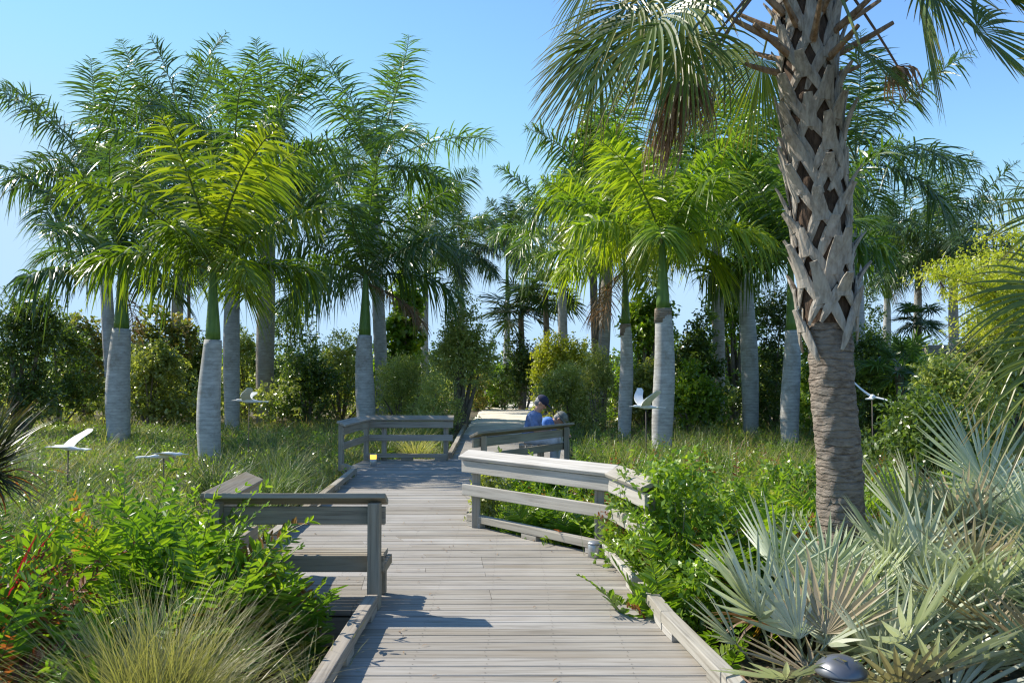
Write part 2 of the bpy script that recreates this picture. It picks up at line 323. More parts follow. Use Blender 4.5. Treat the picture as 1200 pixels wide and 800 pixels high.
def fan(mb, hub, a, nrm, Rr, nseg=28, spread=R(230), cup=0.15, droop=0.25, join=0.4, K=6, rf=None, back=0.12, tipnoise=0.12):
    a = unit(np.asarray(a, float)); nrm = np.asarray(nrm, float); nrm = unit(nrm-a*np.dot(nrm, a)); s = np.cross(a, nrm)
    rf = rng.random() if rf is None else rf
    th = np.linspace(-spread/2, spread/2, nseg); dth = spread/(nseg-1)
    th = th+rng.normal(0, dth*0.08, nseg)
    L = Rr*(0.72+0.28*np.cos(th*0.55))*rng.uniform(1-tipnoise, 1, nseg)
    d = unit(np.cos(th)[:, None]*a+np.sin(th)[:, None]*s+nrm*(cup*np.abs(np.sin(th*0.6))+rng.normal(0, 0.03, nseg))[:, None])
    w = -np.sin(th)[:, None]*a+np.cos(th)[:, None]*s
    tt = np.linspace(0, 1, K)
    rad = L[:, None]*tt
    hw = np.where(tt <= join, rad*math.tan(dth/2), (L*join*math.tan(dth/2))[:, None]*(1-np.clip((tt-join)/(1-join), 0, 1))**0.6+0.001)
    C = np.asarray(hub)+d[:, None]*rad[..., None]
    C[..., 2] -= (droop*L*rng.uniform(0.6, 1.5, nseg))[:, None]*tt**2.4
    C = C-a*(back*Rr*(np.abs(th)/(spread/2))[:, None]*tt*(1-tt))[..., None]
    tw = rng.normal(0, 0.35, nseg)[:, None, None]*np.clip(tt-join, 0, 1)[None, :, None]
    W = (w[:, None]*np.ones((1, K, 1))*(1-np.abs(tw))+nrm*tw)*hw[..., None]
    fo = -nrm*(hw*0.55)[..., None]
    blades(mb, C, W, rng.random(nseg), rf, fo, tt)

def fan_plant(mb, base, n, petiole, Rr, e=(R(25), R(85)), nseg=22, spread=(R(150), R(220)), droop=0.12, pr=0.008, azs=None, cup=0.25, wid=0.25, join=0.38):
    base = np.asarray(base, float)
    for i in range(n):
        az = (azs[i] if azs is not None else i*2.39996+rng.normal(0, 0.3)); el = rng.uniform(*e)
        L = petiole*rng.uniform(0.7, 1.15)
        b = base+np.array([rng.normal(0, wid*0.3), rng.normal(0, wid*0.3), 0])
        s, P, T, U = rachis(b, az, el+0.15, 0.35, L, K=6)
        rf = rng.random()
        tube(mb, P, np.linspace(pr*1.2, pr*0.7, 6), n=4, a=(rf, -1, rf), cap=False)
        aa = T[-1]; nn = U[-1]+rng.normal(0, 0.25, 3)
        fan(mb, P[-1], aa, nn, Rr*rng.uniform(0.75, 1.1), nseg=nseg, spread=rng.uniform(*spread), cup=cup, droop=droop*rng.uniform(0.3, 1.6), join=join, rf=rf)

def tuft(mb, base, n, L, w, lean=(0.1, 0.9), K=5, bend=0.9, az=None, spread=0.04):
    az = rng.uniform(0, 2*PI, n) if az is None else rng.uniform(az[0], az[1], n)
    th0 = rng.uniform(lean[0], lean[1], n)*0.7; Ln = L*rng.uniform(0.55, 1.1, n); bd = bend*rng.uniform(0.3, 1.3, n)
    tt = np.linspace(0, 1, K)
    th = th0[:, None]+bd[:, None]*tt[None]**1.3
    seg = Ln[:, None]/(K-1)
    dr = np.sin(th)*seg; dz = np.cos(th)*seg
    r = np.concatenate([np.zeros((n, 1)), np.cumsum(dr[:, 1:], 1)], 1); z = np.concatenate([np.zeros((n, 1)), np.cumsum(dz[:, 1:], 1)], 1)
    b = np.asarray(base, float)+np.stack([rng.normal(0, spread, n), rng.normal(0, spread, n), np.zeros(n)], -1)
    C = b[:, None]+np.stack([r*np.cos(az)[:, None], r*np.sin(az)[:, None], z], -1)
    wa = az+rng.uniform(-1.2, 1.2, n)+PI/2
    W = np.stack([np.cos(wa), np.sin(wa), np.zeros(n)], -1)[:, None]*(w/2*np.array(np.interp(tt, [0, .4, 1], [0.8, 1, 0.1])))[None, :, None]
    blades(mb, C, W, rng.random(n), rng.random(), None, tt)

def leafcloud(mb, lumps, n, ll, lw, per=10, up=0.35, K=3, shell=(0.7, 1.08), twig=0.25):
    """leaves on short twigs, spread through the shells of the lumps (cx,cy,cz,rx,ry,rz)"""
    L = np.array(lumps, float); wt = (L[:, 3]*L[:, 5])**1.0; wt /= wt.sum()
    nt = max(1, n//per)
    k = rng.choice(len(L), nt, p=wt)
    o = unit(rng.normal(0, 1, (nt, 3))); o[:, 2] = np.where(o[:, 2] < -0.35, -o[:, 2]*0.6, o[:, 2]); o = unit(o)
    rr = rng.uniform(shell[0]**2, shell[1]**2, nt)**0.5
    c = L[k, :3]+o*L[k, 3:6]*rr[:, None]
    td = unit(o+rng.normal(0, 0.55, (nt, 3))+np.array([0, 0, up]))
    j = np.repeat(np.arange(nt), per); m = len(j); q = np.tile(np.linspace(0, 1, per), nt)
    p = c[j]+td[j]*(q*twig)[:, None]+rng.normal(0, twig*0.1, (m, 3))
    d = unit(td[j]*0.5+unit(rng.normal(0, 1, (m, 3))))
    nn = unit(rng.normal(0, 0.7, (m, 3))+np.array([0, 0, 0.9])+o[j]*0.5)
    w = unit(np.cross(d, nn)); l = ll*rng.uniform(0.6, 1.15, m)
    tt = np.linspace(0, 1, K); wp = np.interp(tt, [0, 0.45, 1], [0.15, 1, 0.06])
    C = p[:, None]+d[:, None]*(l[:, None]*tt)[..., None]; C[..., 2] -= (l*0.18)[:, None]*tt**2
    W = w[:, None]*(lw/2*wp)[None, :, None]
    r3 = rng.random(nt)*0.7+0.3*rng.random(len(L))[k]
    blades(mb, C, W, rng.random(m), r3[j], None, tt)

def bush_lumps(rx, ry, h, n=12, z0=0.1):
    out = []
    for i in range(n):
        a = rng.uniform(0, 2*PI); q = rng.uniform(0, 0.8)**0.6; z = rng.uniform(z0, 0.85)
        s = (1-0.55*z)*q
        r = rng.uniform(0.26, 0.42)
        out.append((rx*s*math.cos(a), ry*s*math.sin(a), h*z, rx*r, ry*r, h*r*0.75))
    return out
def limbs(mb, lumps, r=0.05, base=(0, 0, 0), nmax=9):
    for (x, y, z, a, b, c) in lumps[:nmax]:
        p0 = np.array(base, float)+np.array([x*0.08, y*0.08, 0]); p2 = np.array([x, y, z])
        p1 = (p0+p2)/2+np.array([rng.normal(0, 0.12*a), rng.normal(0, 0.12*b), 0.1*z])
        t = np.linspace(0, 1, 7)[:, None]; P = (1-t)**2*p0+2*t*(1-t)*p1+t*t*p2
        tube(mb, P, np.linspace(r, r*0.25, 7), n=6, cap=False)

# ------------------------------------------------------------------ SETTING
def ground():
    xs = np.concatenate([np.linspace(-400, -30, 12), np.linspace(-29, 29, 117), np.linspace(30, 400, 12)])
    ys = np.concatenate([np.linspace(-60, 1, 8), np.linspace(1.5, 60, 118), np.linspace(65, 600, 14)])
    X, Y = np.meshgrid(xs, ys, indexing='ij')
    Z = GZ+0.05*np.sin(X*0.9+1)*np.cos(Y*0.7)+0.03*np.sin(X*2.3+Y*1.9)
    sand = (Y > 19) & (Y < 50) & (X > -3) & (X < 6)
    Z = np.where(on_path(X, Y, 0.5), np.minimum(Z, GZ-0.02), Z)
    k = np.clip((Y-20.5)/3, 0, 1)*np.clip((52-Y)/3, 0, 1)*np.clip((6.5-np.abs(X-0.8))/2.5, 0, 1)      # the soil rises to meet the sand path
    Z = Z*(1-k)+(-0.075)*k
    V = np.stack([X, Y, Z], -1).reshape(-1, 3); nx, ny = X.shape
    i = np.arange(nx*ny).reshape(nx, ny)
    F = np.stack([i[:-1, :-1], i[1:, :-1], i[1:, 1:], i[:-1, 1:]], -1).reshape(-1, 4)
    m, nt, nd, ln = new_mat('garden_soil')
    tc = nd.new('ShaderNodeTexCoord')
    a = N_(nd, 'ShaderNodeTexNoise', i_Scale=1.1, i_Detail=6.0, i_Roughness=0.7); ln.new(tc.outputs['Object'], a.inputs['Vector'])
    b = N_(nd, 'ShaderNodeTexNoise', i_Scale=28.0, i_Detail=5.0, i_Roughness=0.7); ln.new(tc.outputs['Object'], b.inputs['Vector'])
    c = ramp(nd, ln, a.outputs[0], [(0.35, (0.085, 0.09, 0.035)), (0.5, (0.15, 0.125, 0.075)), (0.65, (0.24, 0.20, 0.13))])
    c2 = ramp(nd, ln, b.outputs[0], [(0.35, (0.35, 0.33, 0.3)), (0.65, (1.1, 1.05, 1.0))])
    c = mixc(nd, ln, 1.0, c, c2, 'MULTIPLY')
    p = nd.new('ShaderNodeBsdfPrincipled'); ln.new(c, p.inputs['Base Color']); p.inputs['Roughness'].default_value = 0.95
    bp = nd.new('ShaderNodeBump'); bp.inputs['Strength'].default_value = 0.8; bp.inputs['Distance'].default_value = 0.04; ln.new(b.outputs[0], bp.inputs['Height']); ln.new(bp.outputs[0], p.inputs['Normal'])
    out = nd.new('ShaderNodeOutputMaterial'); ln.new(p.outputs[0], out.inputs[0])
    mb = MB(); mb.add(V, F); o = mb.build('ground', m, smooth=True); o['kind'] = 'structure'
    # sandy path where the boardwalk ends
    m, nt, nd, ln = new_mat('shell_sand')
    tc = nd.new('ShaderNodeTexCoord')
    a = N_(nd, 'ShaderNodeTexNoise', i_Scale=1.6, i_Detail=7.0, i_Roughness=0.7); ln.new(tc.outputs['Object'], a.inputs['Vector'])
    c = ramp(nd, ln, a.outputs[0], [(0.3, (0.50, 0.45, 0.36)), (0.65, (0.70, 0.65, 0.54))])
    p = nd.new('ShaderNodeBsdfPrincipled'); ln.new(c, p.inputs['Base Color']); p.inputs['Roughness'].default_value = 0.95
    bp = nd.new('ShaderNodeBump'); bp.inputs['Strength'].default_value = 0.5; bp.inputs['Distance'].default_value = 0.03; ln.new(a.outputs[0], bp.inputs['Height']); ln.new(bp.outputs[0], p.inputs['Normal'])
    out = nd.new('ShaderNodeOutputMaterial'); ln.new(p.outputs[0], out.inputs[0])
    ys = np.linspace(22.3, 48, 30); mb = MB(); rows = []
    for y in ys:
        q = (y-22.3)/25.7
        cx = -0.12+6.5*max(0, q-0.5)**1.6; hw = 1.42+0.25*min(q, 0.3)+2.4*max(0, q-0.5)
        for k in range(9):
            u = k/8*2-1
            rows.append([cx+u*hw*(1+0.03*math.sin(y*3+k)), y, -0.02-0.02*q-0.12*abs(u)**24])
    i = np.arange(30*9).reshape(30, 9)
    mb.add(rows, np.stack([i[:-1, :-1], i[:-1, 1:], i[1:, 1:], i[1:, :-1]], -1).reshape(-1, 4))
    o = mb.build('sand_path', m, smooth=True); o['kind'] = 'structure'
ground()

def boardwalk():
    mb = MB(); y = 1.6; w = 0.132; gap = 0.009
    while y < 22.3:
        y0, y1 = y, y+w
        e = 1e-4
        xl0, xl1 = lerp_tab(LEFT, y0+e), lerp_tab(LEFT, y1-e)
        if abs(xl0-xl1) > 0.4: xl0 = xl1 = (lerp_tab(LEFT, y1+0.1) if y0 < 10 else lerp_tab(LEFT, y0-0.1))
        xr0, xr1 = lerp_tab(RIGHT, y0+e), lerp_tab(RIGHT, y1-e)
        j = rng.normal(0, 0.006, 2); z1 = rng.normal(0, 0.0012); th = 0.038
        # long boards in two or three lengths
        n = 1 if xr0-xl0 < 2.5 else 2
        cut = [0.0]+([rng.choice([0.35, 0.5, 0.65])] if n == 2 else [])+[1.0]
        for a, b in zip(cut[:-1], cut[1:]):
            A0 = xl0+(xr0-xl0)*a+(j[0] if a == 0 else 0.0015); B0 = xl0+(xr0-xl0)*b+(j[1] if b == 1 else -0.0015)
            A1 = xl1+(xr1-xl1)*a+(j[0] if a == 0 else 0.0015); B1 = xl1+(xr1-xl1)*b+(j[1] if b == 1 else -0.0015)
            zz = z1+rng.normal(0, 0.0008); c = 0.004
            prof = [(0, -th), (0, -c), (c, 0), (1-c/w, 0), (1, -c), (1, -th)]
            prof = [(q if q in (0, 1) else (c/w if q == c else 1-c/w), z) for q, z in prof]
            V = []
            for q, z in prof:
                yy = y0+(y1-y0)*q
                V.append([A0+(A1-A0)*q, yy, z+zz]); V.append([B0+(B1-B0)*q, yy, z+zz])
            F = [[2*i, 2*i+1, 2*i+3, 2*i+2] for i in range(5)]
            F += [[0, 2, 8, 10], [2, 4, 6, 8], [1, 11, 9, 3], [3, 9, 7, 5]]
            F += [[0, 10, 11, 1]]
            mb.add(V, F)
        y += w+gap
    o = mb.build('boardwalk', M['deck']); o['kind'] = 'structure'
    sb = MB(); th6 = np.linspace(0, 2*PI, 6, endpoint=False); y = 1.6
    while y < 11.0:
        for xj in np.arange(-2.2, 1.2, 0.41):
            for q in (0.028, w-0.028):
                if on_path(xj, y+q, -0.02):
                    cx_, cy_ = xj+rng.normal(0, 0.006), y+q+rng.normal(0, 0.003)
                    V = np.stack([cx_+0.0042*np.cos(th6), cy_+0.0042*np.sin(th6), np.full(6, 0.0042)], -1)
                    sb.add(V, [[0, 1, 2, 3], [0, 3, 4, 5]])
        y += w+gap
    sb.build('screw_heads', M['stake'], o)['kind'] = 'stuff'
    # joists and fascia under the boards
    fb = MB()
    def run(tab, off):
        for (ya, xa), (yb, xb) in zip(tab[:-1], tab[1:]):
            dx, dy = xb-xa, yb-ya; L = math.hypot(dx, dy)
            box(fb, ((xa+xb)/2+off, (ya+yb)/2, -0.155), (L, 0.035, 0.2), math.atan2(dy, dx))
    run([(y, x) for y, x in LEFT], 0.06); run([(y, x) for y, x in RIGHT], -0.06)
    for yy in np.arange(2, 26, 0.6):
        pass
    f = fb.build('fascia', M['rail'], o)
boardwalk()

def board(name, p0, p1, w, h, mat, parent, up=(0, 0, 1), bev=0.006):
    """timber from p0 to p1 (world, relative to the parent's location); w sideways, h along up; its own mesh"""
    p0 = Vector([float(q) for q in p0]); p1 = Vector([float(q) for q in p1]); d = p1-p0; L = d.length; x = d.normalized()
    u = Vector(up); yv = u.cross(x)
    if yv.length < 1e-3: yv = Vector((0, 1, 0)).cross(x)
    yv.normalize(); zv = x.cross(yv)
    me = bpy.data.meshes.new(name)
    ns = max(2, int(L/0.25)); V = []; F = []
    for i in range(ns+1):
        q = i/ns*L; s = 1+rng.normal(0, 0.006)
        for (a, b) in ((-1, -1), (1, -1), (1, 1), (-1, 1)):
            V.append((q, a*w/2*s, b*h/2*s))
    for i in range(ns):
        for k in range(4):
            F.append((4*i+k, 4*i+(k+1) % 4, 4*i+4+(k+1) % 4, 4*i+4+k))
    F.append((3, 2, 1, 0)); F.append((4*ns, 4*ns+1, 4*ns+2, 4*ns+3))
    me.from_pydata(V, [], F); me.materials.append(mat); me.update()
    o = bpy.data.objects.new(name, me); COL.objects.link(o); o.parent = parent
    m4 = Matrix((x, yv, zv)).transposed().to_4x4(); m4.translation = p0
    if parent is not None: m4.translation = p0-parent.location
    o.matrix_local = m4
    md = o.modifiers.new('bevel', 'BEVEL'); md.width = bev; md.segments = 2; md.limit_method = 'ANGLE'
    return o

def kerb(label, pts, mat, blocks=True, z=0.125, w=0.085, h=0.075):
    t = empty('timber_kerb', (pts[0][0], pts[0][1], 0), label, 'kerb', 'timber kerbs along the boardwalk edge')
    for (a, b) in zip(pts[:-1], pts[1:]):
        A, B = Vector((*a, z-h/2)), Vector((*b, z-h/2))
        L = (B-A).length; dd = (B-A).normalized(); n = max(1, round(L/2.4))
        for i in range(n):
            q0, q1 = A+dd*(L*i/n+(0.0 if i == 0 else 0.006)), A+dd*(L*(i+1)/n)
            q0 = q0+Vector((rng.normal(0, .004), 0, rng.normal(0, .002)))
            board('beam', q0, q1, w, h, mat, t)
        nb = max(2, round(L/0.9)+1)
        for i in range(nb):
            c = A+dd*(0.12+(L-0.24)*i/(nb-1))
            c.z = (z-h)/2+0.001
            board('block', c-dd*0.11, c+dd*0.11, w*0.9, z-h-0.002, mat, t, bev=0.003)
    return t

def railing(label, pts, posts, mat, side, top=0.78, mid=0.38, capw=0.165, base=0.002, name='railing'):
    """posts stand outside; rails and a cap board leaning towards the deck are fixed on their inner face (side = +1 left of the run)"""
    t = empty(name, (pts[0][0], pts[0][1], 0), label, 'railing', 'timber railings of the lookout bays')
    tilt = R(24)
    for i, (a, b) in enumerate(zip(pts[:-1], pts[1:])):
        A, B = Vector((*a, 0)), Vector((*b, 0)); dd = (B-A).normalized(); s = Vector((-dd.y, dd.x, 0))*side
        e0 = 0.07 if i == 0 else 0.0; e1 = 0.07 if i == len(pts)-2 else 0.0
        up = Vector((0, 0, 1)); zc = 0.003*i
        cu = (up*math.cos(tilt)+s*math.sin(tilt))
        c = s*0.035+up*(top-0.045-zc)
        board('cap_rail', A-dd*e0+c, B+dd*e1+c, capw, 0.038, mat, t, up=tuple(cu))
        c = s*0.062+up*(top-0.165-zc)
        board('side_rail', A-dd*(e0-0.012)+c, B+dd*(e1-0.012)+c, 0.036, 0.125, mat, t)
        c = s*0.062+up*(mid-zc)
        board('mid_rail', A-dd*(e0-0.02)+c, B+dd*(e1-0.02)+c, 0.036, 0.115, mat, t)
    for k, (x, y) in enumerate(posts):
        board('post', (x, y, base), (x, y, top-0.066), 0.085, 0.085, mat, t, up=(0.05, 1, 0))
    return t

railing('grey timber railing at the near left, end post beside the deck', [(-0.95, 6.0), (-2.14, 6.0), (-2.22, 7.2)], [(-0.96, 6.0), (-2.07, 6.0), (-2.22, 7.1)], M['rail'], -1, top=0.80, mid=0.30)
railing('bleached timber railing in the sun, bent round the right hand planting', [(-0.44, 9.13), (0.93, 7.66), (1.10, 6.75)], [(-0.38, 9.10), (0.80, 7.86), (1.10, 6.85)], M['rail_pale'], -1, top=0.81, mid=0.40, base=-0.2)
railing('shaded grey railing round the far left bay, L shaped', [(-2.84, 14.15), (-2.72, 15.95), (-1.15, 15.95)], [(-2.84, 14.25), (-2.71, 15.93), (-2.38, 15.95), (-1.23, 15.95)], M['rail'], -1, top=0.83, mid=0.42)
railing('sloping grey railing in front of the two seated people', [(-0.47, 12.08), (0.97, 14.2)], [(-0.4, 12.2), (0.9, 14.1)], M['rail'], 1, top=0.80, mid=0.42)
kerb('pale beam kerb in the near left foreground beside the tall grass', [(-0.96, 2.3), (-0.96, 5.9)], M['kerb'])
kerb('long beam kerb along the left side running back to the far bay', [(-2.24, 7.3), (-2.5, 13.6), (-2.8, 14.2)], M['rail'])
kerb('low kerb along the foot of the shaded far left railing', [(-2.68, 15.87), (-1.2, 15.87)], M['rail'])
kerb('narrow kerb along the left edge of the far boardwalk', [(-1.17, 16.1), (-1.36, 25.0)], M['rail'])
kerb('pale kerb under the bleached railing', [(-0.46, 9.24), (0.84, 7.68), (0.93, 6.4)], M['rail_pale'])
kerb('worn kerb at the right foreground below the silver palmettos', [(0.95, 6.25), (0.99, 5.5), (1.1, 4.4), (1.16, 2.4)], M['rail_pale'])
kerb('kerb on the right of the deck between the two right hand railings', [(-0.46, 9.4), (-0.47, 11.9)], M['rail'])

def bench(label, A, B, depth, z, side, mat, legs, name='slatted_bench'):
    A, B = Vector((*A, 0)), Vector((*B, 0)); dd = (B-A).normalized(); s = Vector((-dd.y, dd.x, 0))*side
    t = empty(name, (A.x, A.y, 0), label, 'bench', 'timber benches in the lookout bays')
    n = round(depth/0.095)
    for i in range(n):
        o = s*(0.045+i*depth/n)+Vector((0, 0, z-0.019))
        board('slat', A+o, B+o, depth/n-0.018, 0.038, mat, t, bev=0.004)
    for q in legs:
        for k in (0.04, depth-0.05):
            p = A.lerp(B, q)+s*k
            board('leg', (p.x, p.y, 0.002), (p.x, p.y, z-0.042), 0.07, 0.07, mat, t, up=(0.05, 1, 0))
        p0 = A.lerp(B, q)+s*0.0; p1 = A.lerp(B, q)+s*depth
        board('bearer', p0+dd*0.055+Vector((0, 0, z-0.08)), p1+dd*0.055+Vector((0, 0, z-0.08)), 0.035, 0.07, mat, t)
    return t
bench('low slatted bench behind the near left railing', (-2.0, 6.12), (-0.93, 6.12), 0.34, 0.33, 1, M['rail'], [0.05, 0.96])
bench('slatted bench under the two seated people', (0.12, 13.95), (0.12, 15.5), 0.42, 0.44, -1, M['rail'], [0.04, 0.96])

# ------------------------------------------------------------------ small objects
def path_light(loc, label, lit):
    t = empty('path_light', loc, label, 'path light')
    def cyl(name, z0, z1, r, mat, dome=0.0, parent=t):
        mb = MB(); ps = [(z0, r*0.96), (z0+0.004, r), (z1-0.006, r), (z1, r*0.93)]
        if dome: ps += [(z1+dome*0.5, r*0.75), (z1+dome*0.85, r*0.4), (z1+dome, r*0.05)]
        tube(mb, [(0, 0, a) for a, b in ps], [b for a, b in ps], n=24); return mb.build(name, mat, parent, smooth=True)
    if lit:
        cyl('base', 0, 0.12, 0.062, M['steel']); cyl('lens', 0.122, 0.20, 0.056, M['amber']); cyl('cap', 0.202, 0.215, 0.06, M['steel'])
    else:
        cyl('base', 0, 0.115, 0.062, M['steel']); cyl('cap', 0.117, 0.13, 0.066, M['steel'], dome=0.012)
path_light((-2.42, 14.95, 0.0), 'small path light with glowing amber lens on the far left bay', True)
path_light((*G(697, 652, 0)[:2], 0.0), 'short grey metal path light at the foot of the bleached railing', False)

def dome_light():
    b = D(985, 788, 4.15); g = (b[0], b[1], GZ)
    t = empty('dome_light', g, 'dark grey mushroom shaped garden light among the silver palmettos', 'garden light')
    h = b[2]-GZ
    mb = MB(); tube(mb, [(0, 0, 0), (0, 0, h-0.02)], [0.028, 0.028], n=16); mb.build('pole', M['dark_metal'], t, smooth=True)
    mb = MB(); prof = [(0.0, 0.117), (0.006, 0.122), (0.018, 0.119), (0.042, 0.104), (0.062, 0.08), (0.076, 0.05), (0.083, 0.02), (0.0845, 0.002)]
    tube(mb, [(0, 0, h+a) for a, r in prof], [r for a, r in prof], n=32); mb.build('shade', M['dark_metal'], t, smooth=True)
    mb = MB(); tube(mb, [(0, 0, h-0.03), (0, 0, h-0.002)], [0.05, 0.055], n=20); mb.build('lens', M['white_paint'], t, smooth=True)
dome_light()

def bird(px, py, d, heading, lw, rw, label, span=0.42, stake_to=GZ, tilt=0.0):
    """carved bird with outstretched wings on a thin rod; lw, rw = elevation of the two wings"""
    p = D(px, py, d)
    t = empty('bird_sculpture', (p[0], p[1], GZ), label, 'sculpture', 'white bird sculptures on rods', rz=heading)
    h = p[2]-GZ
    mb = MB(); xs = [-0.26, -0.24, -0.16, -0.06, 0.04, 0.13, 0.17, 0.20, 0.23, 0.25, 0.33]
    rs = [0.004, 0.012, 0.02, 0.04, 0.046, 0.03, 0.022, 0.026, 0.022, 0.008, 0.002]
    tube(mb, [(x, 0, h+0.02*math.sin((x+0.1)*5)+tilt*x) for x in xs], rs, n=12); mb.build('body', M['white_paint'], t, smooth=True)
    mb = MB()
    for (x0, x1, y0, y1) in ((-0.26, -0.36, -0.02, -0.07),):
        V = [(-0.22, -0.02, h), (-0.22, 0.02, h), (-0.36, 0.06, h-0.01), (-0.36, -0.06, h-0.01)]
        V = [(a, b, c+0.008) for a, b, c in V]+[(a, b, c-0.008) for a, b, c in V]
        mb.add(V, [[0, 1, 2, 3], [7, 6, 5, 4], [0, 4, 5, 1], [1, 5, 6, 2], [2, 6, 7, 3], [3, 7, 4, 0]])
    mb.build('tail', M['white_paint'], t)
    for sg, el in ((1, lw), (-1, rw)):
        mb = MB(); K = 9; V = []
        for k in range(K):
            q = k/(K-1); y = 0.03+span*q; c = 0.02+0.06*math.sin(PI*min(1, q*1.15)); ch = (0.17*(1-q)**0.45+0.035)*0.9
            e = el*(0.75+0.35*q); yy = sg*y*math.cos(e); zz = h+0.015+y*math.sin(e)
            th = 0.012*(1-q)+0.004
            V += [(c+ch/2-0.04*q, yy, zz+th), (c-ch/2-0.10*q, yy, zz+th*0.4), (c-ch/2-0.10*q, yy, zz-th*0.4), (c+ch/2-0.04*q, yy, zz-th)]
        F = []
        for k in range(K-1):
            for m_ in range(4): F.append([4*k+m_, 4*k+(m_+1) % 4, 4*k+4+(m_+1) % 4, 4*k+4+m_])
        F.append([3, 2, 1, 0]); F.append([4*K-4, 4*K-3, 4*K-2, 4*K-1])
        mb.add(V, F); mb.build('wing', M['white_paint'], t)
    mb = MB(); tube(mb, [(0, 0, -0.1), (0, 0, h-0.02)], [0.009, 0.009], n=8); mb.build('rod', M['stake'], t, smooth=True)
bird(80, 525, 12.5, R(165), R(5), R(30), 'white bird sculpture furthest left, one wing raised')
bird(192, 534, 12.0, R(15), R(-18), R(8), 'white bird sculpture low in front of the second royal palm trunk')
bird(292, 470, 16.5, R(190), R(30), R(18), 'small white bird sculpture between two pale palm trunks')
bird(757, 477, 15.0, R(200), R(35), R(40), 'white bird sculpture flying beside the ringed trunk on the right')
bird(1022, 466, 14.0, R(60), R(40), R(-15), 'pale bird sculpture just right of the rough brown trunk')

# wooden beam structure far right
def pergola():
    p = D(1110, 409, 24)
    t = empty('timber_pergola', (p[0], p[1], GZ), 'weathered timber beam on posts seen over the shrubs at the far right', 'pergola')
    board('beam', (p[0]-0.62, p[1], p[2]), (p[0]+2.3, p[1]+0.3, p[2]), 0.09, 0.24, M['rail'], t)
    board('beam', (p[0]-0.62, p[1]+1.6, p[2]), (p[0]+2.3, p[1]+1.9, p[2]), 0.09, 0.24, M['rail'], t)
    for q in (-0.45, 0.9, 2.2):
        for e in (0, 1.6):
            board('post', (p[0]+q, p[1]+0.1+e, GZ), (p[0]+q, p[1]+0.1+e, p[2]-0.121), 0.12, 0.12, M['rail'], t, up=(0.05, 1, 0))
pergola()

# ------------------------------------------------------------------ PEOPLE on the bench
def cap_seg(mb, a, b, ra, rb, n=14, squash=None):
    """closed tapered capsule"""
    a, b = np.array(a, float), np.array(b, float); d = b-a; L = np.linalg.norm(d); d = d/max(L, 1e-6)
    ts = [(-ra*math.cos(t), ra*math.sin(t)) for t in np.linspace(0.12, PI/2, 5)]+[(L+rb*math.sin(t), rb*math.cos(t)) for t in np.linspace(0, PI/2-0.12, 5)]
    tube(mb, [a+d*t for t, r in ts], [r for t, r in ts], n=n)
def ell(mb, c, r, rot=0.0, n=16):
    th = np.linspace(0.08, PI-0.08, 12); ps = MB(); tube(ps, [(0, 0, -math.cos(t)) for t in th], [math.sin(t) for t in th], n=n)
    V = np.concatenate(ps.v)*np.array(r); c_, s_ = math.cos(rot), math.sin(rot)
    V = np.stack([V[:, 0]*c_+V[:, 2]*s_, V[:, 1], -V[:, 0]*s_+V[:, 2]*c_], -1)+np.array(c)
    mb.add(V, np.concatenate(ps.f))
def skin_obj(mb, name, mat, parent, vox=0.008, it=6):
    o = mb.build(name, mat, parent, smooth=True)
    r = o.modifiers.new('remesh', 'REMESH'); r.mode = 'VOXEL'; r.voxel_size = vox; r.use_smooth_shade = True
    m = o.modifiers.new('smooth', 'SMOOTH'); m.factor = 0.5; m.iterations = it
    return o
